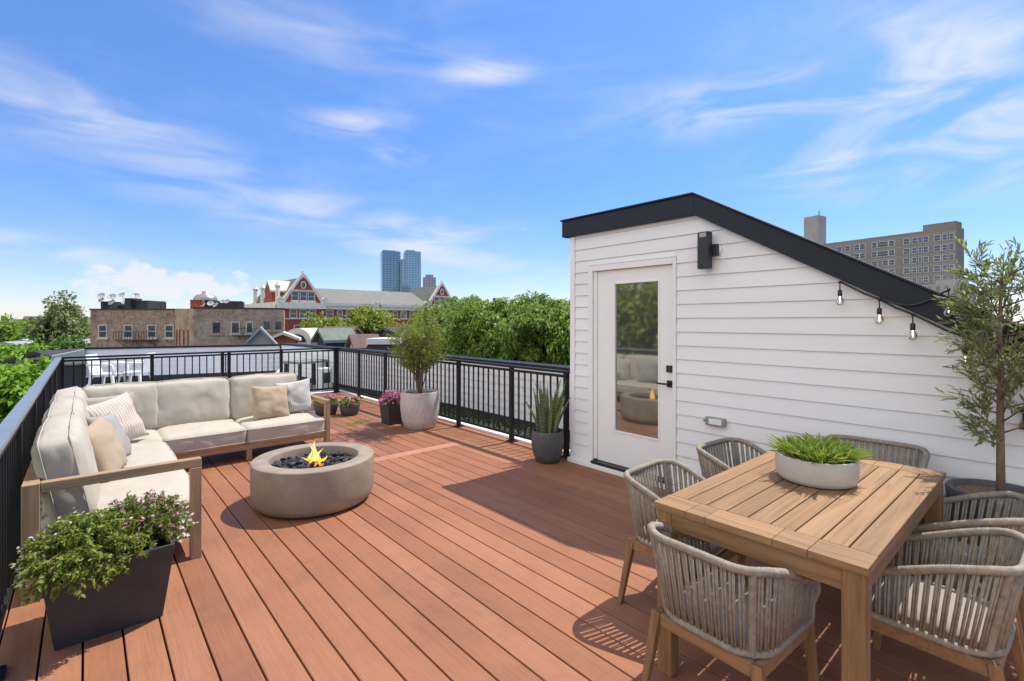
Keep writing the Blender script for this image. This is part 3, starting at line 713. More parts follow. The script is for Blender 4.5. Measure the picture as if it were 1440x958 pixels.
# ================================================================== SECTIONAL SOFA
t = thing('sectional_sofa', 'L shaped wooden sofa with oatmeal cushions in the railing corner', 'sofa', (0, 0, 0))
SX0, SX1, SYN, SYF, SYB, SXR = -.265, .575, 3.75, 6.0, 6.86, 2.27
b = MB()                                               # low seat rails
b.box(SX0 + .07, SX1 - .004, SYN + .055, SYN + .10, .13, .205); b.box(SX0 + .07, SXR - .06, SYB - .12, SYB - .08, .13, .205)
b.box(SX0 + .075, SX1 - .05, SYN + .101, SYB - .121, .15, .19); b.box(SX1 - .049, SXR - .062, SYF + .046, SYB - .121, .15, .19)
b.build('seat_deck', M['ashy'], t, bevel=.003)
b = MB(); b.box(SX1 - .045, SX1, SYN + .102, SYF, .13, .205); b.build('seat_rail', M['ashy'], t, bevel=.004)
b = MB(); b.box(SX1 + .002, SXR - .06, SYF, SYF + .045, .125, .205); b.build('seat_rail', M['ashx'], t, bevel=.004)
b = MB(); b.box(SX0, SX0 + .07, SYN + .072, SYB, .56, .65); b.box(SX0 + .005, SX0 + .06, SYN + .072, SYB, .13, .26)
b.build('back_rail', M['ashy'], t, bevel=.004)
b = MB(); b.box(SX0 + .072, SXR - .06, SYB - .065, SYB, .54, .61); b.box(SX0 + .072, SXR - .06, SYB - .06, SYB - .005, .26, .34)
b.build('back_rail', M['ashx'], t, bevel=.004)
b = MB()
for k in range(1, 9):
    y = SYN + .35 * k; b.box(SX0 + .012, SX0 + .04, y, y + .06, .262, .558)
b.build('back_slat', M['ashz'], t, bevel=.003)
b = MB()
for k in range(0, 7):
    x = .1 + .31 * k; b.box(x, x + .06, SYB - .045, SYB - .018, .342, .538)
b.build('back_slat', M['ashz'], t, bevel=.003)
for (x0, x1, y0, y1, z1) in ((SX0, SX0 + .075, SYN, SYN + .07, .652), (SX1 - .062, SX1, SYN, SYN + .062, .595), (SXR - .058, SXR, SYF - .005, SYF + .055, .525), (SXR - .058, SXR, SYB - .065, SYB, .58),
                         (1.345, 1.40, SYF + .002, SYF + .05, .124), (SX1 - .05, SX1 + .002, SYF - .062, SYF - .01, .129), (SX0, SX0 + .06, SYB - .06, SYB, .129), (1.345, 1.40, SYB - .06, SYB - .01, .124)):
    b = MB(); b.box(x0, x1, y0, y1, .0, z1); b.build('leg', M['ashz'], t, bevel=.004)
b = MB(); b.box(SX0 + .077, SX1, SYN + .003, SYN + .061, .597, .652); b.build('armrest', M['ashx'], t, bevel=.004)
b = MB(); b.box(SXR - .058, SXR, SYF - .005, SYB, .527, .582); b.build('armrest', M['ashy'], t, bevel=.004)
sz0 = .19
add_cushion('seat_cushion', t, .80, 1.06, .175, (SX0 + .46, SYN + .66, sz0), seed=1)
add_cushion('seat_cushion', t, .80, 1.03, .175, (SX0 + .46, SYN + 1.715, sz0), seed=2)
add_cushion('seat_cushion', t, .80, .84, .175, (SX0 + .46, SYN + 2.655, sz0), seed=3)
add_cushion('seat_cushion', t, .76, .80, .185, (.96, SYF + .37, sz0), seed=4)
add_cushion('seat_cushion', t, .855, .80, .185, (1.775, SYF + .37, sz0), seed=5)
# back cushions: local x = width, y = height (stands up), z = thickness
def back_cushion(w, hgt, th, loc, face, lean, seed):
    o = add_cushion('back_cushion', t, w, hgt, th, (0, 0, 0), r=.05, crown=.035, seed=seed, bulge=.02, pz=(.03, th - .03), wr=.007)
    m = Matrix.Translation(loc) @ Matrix.Rotation(R(face), 4, 'Z') @ Matrix.Rotation(R(90 - lean), 4, 'X') @ Matrix.Translation((0, hgt / 2, -th / 2))
    o.matrix_local = m
    return o
# face 0: cushion front (+z local) looks to -y after standing up; face 90: looks to +x
for k, (yc, w_) in enumerate(((4.40, 1.05), (5.46, 1.04), (6.42, .84))): back_cushion(w_, .52, .20, (SX0 + .225, yc, .345), 90, 11, 11 + k)
for k, (xc, w_) in enumerate(((.30, .66), (.93, .75), (1.70, .76))): back_cushion(w_, .52, .19, (xc, SYB - .21, .35), 0, 12, 21 + k)
GP = None
pillow('taupe pillow standing at the back of the sofa corner', .50, .44, .15, (.17, 6.33, .60), (R(-16), 0, R(20)), 'taupe', 1)
pillow('cream pillow with thin brown stripes in the sofa corner', .52, .48, .17, (.21, 5.93, .60), (R(-22), R(-8), R(44)), 'stripe1', 2)
pillow('grey textured pillow between the striped and the tan pillow', .46, .44, .16, (.15, 5.28, .575), (R(-24), R(6), R(68)), 'slub', 3)
pillow('tan pillow nearest the sofa arm by the flower planter', .48, .46, .17, (.10, 4.80, .585), (R(-22), R(-4), R(74)), 'tan', 4)
pillow('plain beige pillow leaning on the far right back cushion', .44, .43, .15, (1.68, 6.33, .575), (R(-20), R(3), R(6)), 'tan', 5)
pillow('pale pillow with grey stripes beside the far right arm', .42, .43, .14, (1.99, 6.46, .59), (R(-16), R(-6), R(-12)), 'stripe2', 6)

# ================================================================== FIRE PIT
t = thing('fire_pit', 'round concrete fire pit with burning flame over black stones', 'fire pit', (1.50, 4.32, 0))
b = MB()
prof = [(0, .006), (.415, .006), (.445, .014), (.470, .035), (.486, .07), (.494, .12), (.496, .2), (.496, .366), (.494, .374), (.489, .378), (.370, .379), (.364, .376), (.361, .37), (.357, .275), (0, .267)]
b.lathe(prof, 96); o = b.build('bowl', M['concrete'], t); smooth_auto(o, 45)
b = MB(); b.lathe([(0, .0), (.37, .0), (.37, .02), (0, .02)], 64); b.build('plinth', M['blackplastic'], t)
def rockmesh(seed, s):
    bm = bmesh.new(); bmesh.ops.create_icosphere(bm, subdivisions=1, radius=1)
    o = Vector((seed * 3.3, seed, 0)); sx, sy, sz = .7 + random.random() * .6, .6 + random.random() * .4, .45 + random.random() * .25
    for v in bm.verts:
        k = 1 + .55 * mnoise.noise(v.co * 1.7 + o) + .30 * mnoise.noise(v.co * 4.1 + o)
        v.co = Vector((v.co.x * sx, v.co.y * sy, v.co.z * sz)) * (s * k)
    me = bpy.data.meshes.new('lava_rock'); bm.to_mesh(me); bm.free(); me.materials.append(M['lava']); return me
rocks = [rockmesh(i, .032) for i in range(7)]
placed = []
tries = 0
while len(placed) < 98 and tries < 6000:
    tries += 1
    rr = .328 * math.sqrt(random.random()); a = random.random() * 2 * math.pi; p = (rr * math.cos(a), rr * math.sin(a))
    if all(math.dist(p, q) > .043 for q in placed) :
        placed.append(p)
        o = bpy.data.objects.new('lava_rock', rocks[len(placed) % 7]); COL.objects.link(o); o.parent = t
        o.location = (p[0], p[1], .305 + .018 * random.random() + .02 * (1 - rr / .35)); s = .6 + .75 * random.random() ** 1.5; o.scale = (s, s, s)
        o.rotation_euler = (random.random() * .8, random.random() * .8, random.random() * 6.28)
b = MB()
for i in range(620):
    rr = .348 * math.sqrt(random.random()); a = random.random() * 6.283; me = rocks[i % 7]; s = .4 + .35 * random.random(); mt = Matrix.Translation((rr * math.cos(a), rr * math.sin(a), 286e-3 + .022 * random.random())) @ Matrix.Rotation(random.random() * 6, 4, (random.random(), random.random(), 1)) @ Matrix.Scale(s, 4)
    b.add([mt @ v.co for v in me.vertices], [list(p.vertices) for p in me.polygons])
stuff(b.build('lava_gravel', M['lava'], t))
def flamemat():
    m, nt, bb = newmat('gas_flame')
    tc = N(nt, 'ShaderNodeTexCoord'); sp = N(nt, 'ShaderNodeSeparateXYZ'); lk(nt, tc.outputs['Generated'], sp.inputs[0])
    r = ramp(nt, [(0, (.9, .20, .02)), (.2, (1, .45, .06)), (.5, (1, .66, .20)), (.8, (1, .48, .08)), (1, (1, .25, .02))]); lk(nt, sp.outputs[2], r.inputs[0])
    em = N(nt, 'ShaderNodeEmission'); em.inputs[1].default_value = 1.5; lk(nt, r.outputs[0], em.inputs[0])
    tr = N(nt, 'ShaderNodeBsdfTransparent'); mx = N(nt, 'ShaderNodeMixShader')
    n = N(nt, 'ShaderNodeTexNoise', inp={'Scale': 18, 'Detail': 3}); lk(nt, tc.outputs['Object'], n.inputs['Vector'])
    r2 = ramp(nt, [(.0, (.35, .35, .35)), (.4, (.62, .62, .62)), (.85, (.4, .4, .4)), (1, (.08, .08, .08))]); lk(nt, sp.outputs[2], r2.inputs[0])
    mm_ = N(nt, 'ShaderNodeMath', operation='MULTIPLY'); lk(nt, r2.outputs[0], mm_.inputs[0]); rr_ = ramp(nt, [(.3, (.45, .45, .45)), (.65, (1, 1, 1))]); lk(nt, n.outputs[0], rr_.inputs[0]); lk(nt, rr_.outputs[0], mm_.inputs[1])
    lk(nt, mm_.outputs[0], mx.inputs[0]); lk(nt, tr.outputs[0], mx.inputs[1]); lk(nt, em.outputs[0], mx.inputs[2]); lk(nt, mx.outputs[0], nt.nodes['Material Output'].inputs[0])
    return m
b = MB()
for (x, y, h, rad, lx, ly, ph) in ((0, 0, .27, .032, .01, -.01, 0), (.022, -.018, .17, .030, .022, -.018, 1), (-.024, .018, .15, .030, -.012, .012, 2), (.046, -.036, .10, .024, .035, -.026, 3), (-.05, .038, .085, .024, -.03, .022, 4), (.008, .02, .21, .026, -.02, .012, 5), (-.012, -.02, .13, .028, .02, .0, 2.5)):
    pts = []; rs = []
    for i in range(17):
        u = i / 16; sw_ = .016 * math.sin(u * 6.5 + ph) * u
        pts.append((x + lx * u * u + sw_, y + ly * u * u - sw_ * .8, .295 + h * .9 * u))
        rs.append(max(.0008, .88 * rad * ((.55 + .45 * math.sin(min(1, u / .28) * math.pi / 2)) if u < .28 else ((1 - u) / .72) ** 1.25)))
    b.tube(pts, rs, 10)
b.build('flame', flamemat(), t, True)

# ================================================================== DINING TABLE
TX0_, TX1_, TY0_, TY1_ = 1.90, 3.43, .425, 1.215
t = thing('dining_table', 'rectangular slatted teak dining table carrying a bowl of grass', 'dining table', ((TX0_ + TX1_) / 2, (TY0_ + TY1_) / 2, 0))
lx, ly = (TX1_ - TX0_) / 2, (TY1_ - TY0_) / 2
b = MB(); n = 9; bw = (2 * ly - .0) / n
for k in range(n):
    y0 = -ly + bw * k + .003; b.box(-lx + .135, lx - .135, y0 - .0005, y0 + bw - .0055, .722, .75)
b.build('tabletop', M['teakx'], t, bevel=.003)
for s in (-1, 1):
    b = MB(); cuts = [-ly, -ly + .26, 0.08, ly - .24, ly]
    cuts = [-ly, -ly * .55, -.1, .16, ly * .62, ly]
    for i in range(len(cuts) - 1): b.box(s * lx - (.132 if s > 0 else 0), s * lx + (.132 if s < 0 else 0), cuts[i] + .0008, cuts[i + 1] - .0008, .722, .7505)
    b.build('breadboard_end', M['teaky'], t, bevel=.002)
for s in (-1, 1):
    b = MB(); b.box(-lx + .075, lx - .075, s * (ly - .03) - .014, s * (ly - .03) + .014, .645, .720); b.build('apron', M['teakx'], t, bevel=.003)
    b = MB(); b.box(s * (lx - .03) - .014, s * (lx - .03) + .014, -ly + .075, ly - .075, .645, .720); b.build('apron', M['teaky'], t, bevel=.003)
for sx in (-1, 1):
    for sy in (-1, 1):
        b = MB(); b.box(sx * (lx - .045) - .034, sx * (lx - .045) + .034, sy * (ly - .045) - .034, sy * (ly - .045) + .034, 0, .7215); b.build('leg', M['teakz'], t, bevel=.004)

# ================================================================== ROPE CHAIRS
def make_chair():
    t = thing('rope_chair', '', 'dining chair', (0, 0, 0))
    hw, yb, yf, zf = .215, -.205, .23, .365              # seat frame half width, back, front, top of frame
    def plan(u, z):                                      # rounded U from front-left (u=0) round the back to front-right (u=1)
        k = max(0, (z - zf) / .33); W = hw + .035 * k; B = yb - .055 * k; Fr = yf - .01; r = .13
        a = Fr - (B + r); arc = r * math.pi / 2; bl = 2 * (W - r); tot = 2 * a + 2 * arc + bl; s = u * tot
        if s < a: return (-W, Fr - s)
        s -= a
        if s < arc: th = s / r; return (-W + r - r * math.cos(th), B + r - r * math.sin(th))
        s -= arc
        if s < bl: return (-W + r + s, B)
        s -= bl
        if s < arc: th = s / r; return (W - r + r * math.sin(th), B + r - r * math.cos(th))
        s -= arc
        return (W, B + r + s)
    def rimz(u):
        e = min(u, 1 - u) / .5                           # 0 at the front ends, 1 at the back
        k = max(0., min(1., (e - .0) / .62)); k = .55 * k + .45 * k * k * (3 - 2 * k)
        return .535 + .16 * k
    b = MB(); fr = [(-hw, yf), (-hw, yb + .05), (-hw + .05, yb), (hw - .05, yb), (hw, yb + .05), (hw, yf)]
    b.bar((-hw + .012, yf, zf - .03), (-hw + .012, yb + .02, zf - .03), .028, .05); b.bar((hw - .012, yf, zf - .03), (hw - .012, yb + .02, zf - .03), .028, .05)
    b.bar((-hw + .026, yf - .014, zf - .03), (hw - .026, yf - .014, zf - .03), .028, .05); b.bar((-hw + .03, yb + .012, zf - .03), (hw - .03, yb + .012, zf - .03), .028, .05)
    b.build('seat_frame', M['teakx'], t, bevel=.004)
    for sx in (-1, 1):
        b = MB(); b.bar((sx * (hw - .012), yf - .012, zf - .004), (sx * (hw + .012), yf + .022, 0), .038, .038, .026, up=(0, 1, 0)); b.build('leg', M['teakz'], t, bevel=.004)
        b = MB(); b.bar((sx * (hw - .012), yb + .012, zf - .004), (sx * (hw + .022), yb - .045, 0), .038, .038, .026, up=(0, 1, 0)); b.build('leg', M['teakz'], t, bevel=.004)
    b = MB(); pts = []
    for i in range(61):
        u = i / 60; z = rimz(u); x, y = plan(u, z); pts.append((x, y, z))
    x, y = plan(0, zf); x2, y2 = plan(1, zf)
    pre = [(x, y, zf + .012), (x, y + .004, zf + .07), (pts[0][0], pts[0][1] + .012, .49), (pts[0][0], pts[0][1] + .005, .523)]
    post = [(-p[0], p[1], p[2]) for p in pre][::-1]
    def wrapped(path, r, pitch=.0075, n=10):            # cord wound round a bar: small ridges all along
        path = [Vector(p) for p in path]; acc = [0]
        for i in range(1, len(path)): acc.append(acc[-1] + (path[i] - path[i - 1]).length)
        m = int(acc[-1] / pitch * 2); q, rr = [], []
        for i in range(m + 1):
            q.append(Vector([float(np.interp(acc[-1] * i / m, acc, [p[k] for p in path])) for k in range(3)])); rr.append(r * (1.08 if i % 2 else .92) * (1 + .025 * math.sin(i * 1.7)))
        bb = MB(); bb.tube(q, rr, n); return bb
    wrapped(pre + pts + post, .0155).build('arm_rim', M['rope'], t, True)
    wrapped([(*plan(i / 48, zf), zf + .008) for i in range(49)], .0145).build('seat_wrap', M['rope'], t, True)
    for u in (.345, .655):
        z = rimz(u); x, y = plan(u, zf); x1, y1 = plan(u, z)
        wrapped([(x, y, zf), (x1, y1, z)], .0135).build('corner_post', M['rope'], t, True)
    b = MB(); n = 86
    for i in range(n):
        u = (i + .5 + (.16 if i % 2 else -.16)) / n
        if min(abs(u - .345), abs(u - .655)) < .009: continue
        z = rimz(u); x, y = plan(u, zf); x1, y1 = plan(u, z); j = (random.random() - .5) * .004
        ins = .004
        b.tube([(x, y, zf), ((x + x1) / 2 + j, (y + y1) / 2 + j, (zf + z) / 2), (x1, y1, z)], .0052, 5)
    b.build('rope_weave', M['rope'], t, True)
    me = cushion_mesh('seat_cushion', 2 * hw - .05, yf - yb - .05, .055, .02, .014, .006, 5); me.materials.append(M['cushion']); o = finish('seat_cushion', me, t); o.location = (0, (yf + yb) / 2, zf - .004)
    return t
chair0 = make_chair()
GC = 'rope chairs around the dining table'
spots = [('rope chair in the foreground with its back to the camera at the near table end', 1.955, .90, -90, 1.0),
         ('rope chair on the door side of the table nearest the open deck', 2.46, 1.385, 180, 1.0),
         ('rope chair below the grey outlet box on the door side of the table', 3.20, 1.335, 180, 1.03),
         ('rope chair at the far table end against the white wall', 3.715, .83, 90, 1.07),
         ('rope chair on the right table side partly hidden in front of the olive pot', 3.20, .365, 0, 1.0),
         ('large rope chair in the right foreground beside the near table leg', 2.585, .355, 0, 1.0)]
for i, (lab, x, y, rz, s) in enumerate(spots):
    c = chair0 if i == 0 else copy_tree(chair0)
    c.location = (x, y, 0); c.rotation_euler = (0, 0, R(rz + (-3, 2, -4, 3, 2, -2)[i])); c.scale = (s, s, s); c['label'] = lab; c['group'] = GC

# ================================================================== PLANTS ON THE DECK
t = thing('grass_bowl', 'low round concrete bowl of lime green grass on the dining table', 'plant bowl', (2.775, .84, .7512))
b = MB(); b.lathe([(0, 0), (.145, 0), (.167, .008), (.179, .03), (.183, .120), (.180, .127), (.172, .127), (.168, .120), (.166, .09), (0, .092)], 64); smooth_auto(b.build('bowl', M['concretelight'], t), 50)
b = MB(); b.lathe([(0, .1), (.165, .098)], 24); b.build('soil', M['soil'], t)
n = 1250; a = rng.random(n) * 6.283; r_ = .165 * np.sqrt(rng.random(n)); hb = np.stack([np.cos(a), np.sin(a), np.zeros(n)], 1)
cl = rng.integers(0, 34, n); ca = rng.random(34) * 6.283; cr = .132 * np.sqrt(rng.random(34)); cp = np.stack([cr * np.cos(ca), cr * np.sin(ca), np.full(34, .10)], 1)
p = cp[cl] + hb * .012; d = hb * (.25 + .75 * rng.random(n))[:, None] + np.array([0, 0, 1.0]) * (.8 + .9 * rng.random(n))[:, None] + cp[cl] * np.array([2.4, 2.4, 0])
leaves('grass', M['leafgrass'], t, p, d, (.095 + .10 * rng.random(n)), .0065 + .004 * rng.random(n), six=True, fold=.2, droop=.36)

t = thing('flower_planter', 'tapered charcoal planter overflowing with leaves and small pink flowers', 'planter', (.097, 3.285, 0))
b = MB(); bx, by, tx, ty, hh = .208, .15, .252, .245, .40
def ring(x, y, z): return [(-x, -y, z), (x, -y, z), (x, y, z), (-x, y, z)]
rr_ = [ring(bx, by, 0), ring(tx, ty, hh), ring(tx - .018, ty - .018, hh), ring(tx - .03, ty - .03, hh - .06)]
vs = sum(rr_, []); fs = [(3, 2, 1, 0)]
for i in range(3):
    for k in range(4): fs.append((i * 4 + k, i * 4 + (k + 1) % 4, i * 4 + 4 + (k + 1) % 4, i * 4 + 4 + k))
b.add(vs, fs); b.build('planter_box', M['charcoal'], t, bevel=.003)
b = MB(); b.box(-tx + .024, tx - .024, -ty + .024, ty - .024, hh - .08, hh - .045); b.build('soil', M['soil'], t)
def bushy(name, mat, parent, center, rad, nst, per, L, W, six=True, seedup=.6, stems='bark', z_base=.36, droop=.2):
    """many thin stems from the soil, leaves in little rosettes along their outer part"""
    st = MB(); P_, D_ = [], []; tips = []
    for i in range(nst):
        v = sph(1)[0]; v[2] = abs(v[2]) * 1.1 - .38; rr = .5 + .5 * random.random() ** .5
        tip = np.array(center) + v * np.array(rad) * rr
        base = np.array([center[0] + v[0] * rad[0] * .35, center[1] + v[1] * rad[1] * .35, z_base])
        mid = (base + tip) / 2 + np.array([0, 0, .06]); tips.append(tip)
        st.tube([base, mid, tip], [.0022, .0018, .001], 4)
        for k in range(per):
            u = .35 + .65 * (k + random.random()) / per
            q = (1 - u) ** 2 * base + 2 * u * (1 - u) * mid + u * u * tip; ax = unit((tip - mid)[None])[0]
            P_.append(q); dd = sph(1)[0]; dd = dd - ax * dd.dot(ax) if False else dd + ax * seedup; D_.append(dd)
    n = len(P_); st.build(name + '_stems', M[stems], parent)
    leaves(name, M[mat] if isinstance(mat, str) else mat, parent, np.array(P_), np.array(D_), L * (.6 + .7 * rng.random(n)), W * (.7 + .5 * rng.random(n)), six=six, droop=droop)
    return np.array(tips)
def blossoms(name, mat, parent, pts, size, petals=5, per=1, spread=.01, upb=.8):
    P_, D_, U_ = [], [], []
    for q in pts:
        for j in range(per):
            c = np.array(q) + rng.normal(size=3) * spread; nrm = unit((rng.normal(size=3) * .6 + np.array([0, -.2, upb]))[None])[0]
            u = unit(np.cross(nrm, rng.normal(size=3))[None])[0]; v = np.cross(nrm, u)
            for k in range(petals):
                a = 6.283 * k / petals; P_.append(c); D_.append(u * math.cos(a) + v * math.sin(a) + nrm * .35); U_.append(nrm)
    n = len(P_); return leaves(name, M[mat], parent, np.array(P_), np.array(D_), size * (.8 + .4 * rng.random(n)), size * .7, six=True, up=np.array(U_), droop=.1)
tipsA = bushy('green_foliage', 'leafbush', t, (-.09, -.08, .45), (.29, .30, .215), 420, 32, .023, .013)
tipsB = bushy('purple_foliage', 'leafbush2', t, (.13, .03, .46), (.25, .29, .23), 280, 26, .022, .011)
bushy('trailing_foliage', 'leafbush', t, (-.12, -.25, .37), (.19, .11, .17), 150, 26, .023, .013)
tp = tipsB[tipsB[:, 2] > .45]; blossoms('pink_blossoms', 'pink', t, tp[::3], .0115, 5, 2, .014)
tp = tipsA[(tipsA[:, 2] > .46) & (tipsA[:, 1] > -.12)]; blossoms('white_blossoms', 'palepink', t, tp[:42], .010, 5, 2, .012)
tp = tipsA[(tipsA[:, 0] < -.30)]; blossoms('edge_blossoms', 'palepink', t, tp[:12], .009, 5, 2, .012)
tp = tipsB[(tipsB[:, 0] > .27)]; blossoms('right_blossoms', 'palepink', t, tp[:30], .012, 5, 2, .012)

t = thing('snake_plant', 'snake plant with upright pointed leaves in a round charcoal pot by the door', 'potted plant', (3.86, 3.81, 0))
b = MB(); b.lathe([(0, 0), (.115, 0), (.128, .008), (.165, .10), (.180, .20), (.178, .30), (.170, .338), (.164, .343), (.156, .338), (.156, .30), (0, .30)], 48); smooth_auto(b.build('pot', M['greypot'], t), 50)
b = MB(); b.lathe([(0, .312), (.157, .308)], 24); b.build('soil', M['soil'], t)
b = MB()
for i in range(34):
    a = random.random() * 6.283; r0 = .105 * math.sqrt(random.random()); h = .36 + .24 * random.random(); lean = .03 + .17 * random.random() * (r0 / .1)
    tw = random.random() * 3.1; x0, y0 = r0 * math.cos(a), r0 * math.sin(a); vs = []; n = 9
    for k in range(n + 1):
        u = k / n; wv = .021 * (1.0 - .25 * abs(u - .35)) * (1 - u ** 4.5) + .0006; th = tw + u * .9
        cx_, cy_ = x0 + math.cos(a) * lean * u * (.5 + .5 * u), y0 + math.sin(a) * lean * u * (.5 + .5 * u)
        for s in (-1, 0, 1): vs.append((cx_ + math.cos(th) * wv * s - math.sin(th) * (.006 if s == 0 else 0), cy_ + math.sin(th) * wv * s + math.cos(th) * (.006 if s == 0 else 0), .30 + h * u))
    fs = []
    for k in range(n):
        for s in range(2): fs.append((k * 3 + s, k * 3 + s + 1, k * 3 + s + 4, k * 3 + s + 3))
    b.add(vs, fs)
b.build('leaves', M['snake'], t, True)

t = thing('potted_shrub', 'tall airy shrub in a large cream stone pot at the right railing', 'potted shrub', (3.68, 6.25, 0))
b = MB(); b.lathe([(0, 0), (.20, 0), (.215, .01), (.255, .12), (.277, .26), (.280, .38), (.272, .50), (.268, .525), (.258, .53), (.246, .526), (.244, .47), (0, .468)], 64)
o = b.build('pot', M['stonepot'], t); smooth_auto(o, 50)
b = MB()
for i in range(22):                                     # slanting flutes carved on the pot
    a0 = 6.283 * i / 22; pts = []
    for k in range(9):
        u = k / 8; z = .05 + .43 * u; rr = np.interp(z, [0, .12, .26, .38, .5], [.21, .255, .277, .28, .272]); pts.append(((rr - .0008) * math.cos(a0 + u * .55), (rr - .0008) * math.sin(a0 + u * .55), z))
    b.tube(pts, [.001] + [.0045] * 7 + [.001], 5)
b.build('flutes', M['stonepot'], t, True)
b = MB(); b.lathe([(0, .50), (.246, .492)], 32); b.build('soil', M['soil'], t)
def branchy(parent, base, top, nst, spread, leafmat_, L, W, per, twig=.16, r0=.010, bark='bark', low=.0, up=1.0, name='foliage', crown=None, six=True):
    """several upright stems, side branches and twigs set with leaves"""
    st = MB(); P_, D_ = [], []
    cz, rz_, rx_ = crown
    for i in range(nst):
        a = 6.283 * (i + random.random() * .6) / nst
        tip = np.array([base[0] + math.cos(a) * spread * (.2 + .5 * random.random()), base[1] + math.sin(a) * spread * (.2 + .5 * random.random()), top * (.80 + .2 * random.random())])
        b0 = np.array(base) + np.array([math.cos(a), math.sin(a), 0]) * .012
        mid = b0 * .5 + tip * .5 - np.array([math.cos(a), math.sin(a), 0]) * spread * .10
        bez = lambda u: (1 - u) ** 2 * b0 + 2 * u * (1 - u) * mid + u * u * tip
        st.tube([bez(u) for u in np.linspace(0, 1, 7)], [r0 * (1 - .85 * u) for u in np.linspace(0, 1, 7)], 6)
        nb = 20
        for k in range(nb):
            u = .30 + .70 * (k + random.random()) / nb; q = bez(u)
            if q[2] < low: continue
            a2 = random.random() * 6.283
            k2 = max(.0, 1 - ((q[2] - cz) / rz_) ** 2) ** .5
            reach = max(.06, rx_ * k2 * (.55 + .5 * random.random()))
            e = q + np.array([math.cos(a2) * reach * .62, math.sin(a2) * reach * .62, reach * up * (.25 + .6 * random.random())])
            m2 = (q + e) / 2 + np.array([0, 0, -.02])
            st.tube([q, m2, e], [r0 * .32, r0 * .22, r0 * .09], 4)
            for j in range(5):
                v = .3 + .7 * (j + random.random()) / 5; qq = (1 - v) ** 2 * q + 2 * v * (1 - v) * m2 + v * v * e
                dv = unit((e - q)[None])[0] * .8 + sph(1)[0] * .8 + np.array([0, 0, .35]); te = qq + unit(dv[None])[0] * twig * (.5 + .6 * random.random())
                st.tube([qq, te], [r0 * .1, r0 * .05], 3); ax = unit((te - qq)[None])[0]
                for m_ in range(per):
                    P_.append(qq + (te - qq) * (m_ + random.random()) / per); D_.append(ax * .8 + sph(1)[0] * .75)
    n = len(P_); st.build('branches', M[bark], parent, True)
    leaves(name, M[leafmat_], parent, np.array(P_), np.array(D_), L * (.65 + .6 * rng.random(n)), W * (.7 + .5 * rng.random(n)), six=six, droop=.12, fold=.2)
branchy(t, (0, 0, .48), 1.36, 9, .44, 'leafpot', .047, .0145, 8, .13, .010, low=.66, crown=(1.05, .54, .62))

t = thing('potted_olive', 'slender olive tree in a wide grey pot at the right end of the wall', 'potted tree', (3.80, .245, 0))
b = MB(); b.lathe([(0, 0), (.17, 0), (.18, .01), (.215, .25), (.228, .56), (.232, .60), (.226, .612), (.205, .612), (.198, .60), (.195, .56), (0, .56)], 56); smooth_auto(b.build('pot', M['greypot'], t), 50)
b = MB(); b.lathe([(0, .590), (.198, .582)], 32); b.build('soil', M['gravelsoil'], t)
trunk = MB(); tr_pts = [(0, 0, .55), (.004, .002, .8), (-.004, .003, 1.05), (.006, 0, 1.3), (.0, .004, 1.55), (.004, 0, 1.8)]
trunk.tube(tr_pts, [.020, .018, .016, .013, .009, .005], 10); trunk.build('trunk', M['bark'], t, True)
st = MB(); P_, D_ = [], []
def trunkp(z): return np.array([np.interp(z, [p[2] for p in tr_pts], [p[i] for p in tr_pts]) for i in range(2)] + [z])
NB = 42
for i in range(NB):
    f_ = i / NB; z = .86 + .94 * f_ ** .85; a = i * 2.4 + random.random() * .9; q = trunkp(z); reach = (.15 + .16 * math.sin(math.pi * min(1, f_ * .8 + .12))) * (.64 + .42 * random.random()) * (1 - .38 * max(0, math.sin(a)))
    e = q + np.array([math.cos(a) * reach, math.sin(a) * reach, reach * (.25 + .75 * random.random())])
    m2 = q * .5 + e * .5 + np.array([math.cos(a), math.sin(a), 0]) * .03 + np.array([0, 0, .03 * random.random() - .02])
    bez = lambda v: (1 - v) ** 2 * q + 2 * v * (1 - v) * m2 + v * v * e
    st.tube([bez(v) for v in (0, .33, .66, 1)], [.0055, .004, .0026, .0011], 5)
    for j in range(10):
        v = .25 + .75 * (j + random.random() * .7) / 10; qq = bez(v); ax0 = unit((bez(min(1, v + .1)) - bez(v - .1))[None])[0]
        dv = ax0 * .8 + sph(1)[0] * .9 + np.array([0, 0, .30]); te = qq + unit(dv[None])[0] * (.07 + .10 * random.random())
        st.tube([qq, te], [.0015, .0007], 3); ax = unit((te - qq)[None])[0]
        for m_ in range(10):
            P_.append(qq + (te - qq) * (m_ + .5) / 10); s_ = sph(1)[0]; s_ = s_ - ax * s_.dot(ax); D_.append(ax * .85 + s_ * .7)
st.build('branches', M['bark'], t, True); n = len(P_)
leaves('foliage', M['leafolive'], t, np.array(P_), np.array(D_), .050 * (.7 + .5 * rng.random(n)), .0105 * (.8 + .4 * rng.random(n)), six=True, fold=.15, droop=.06)

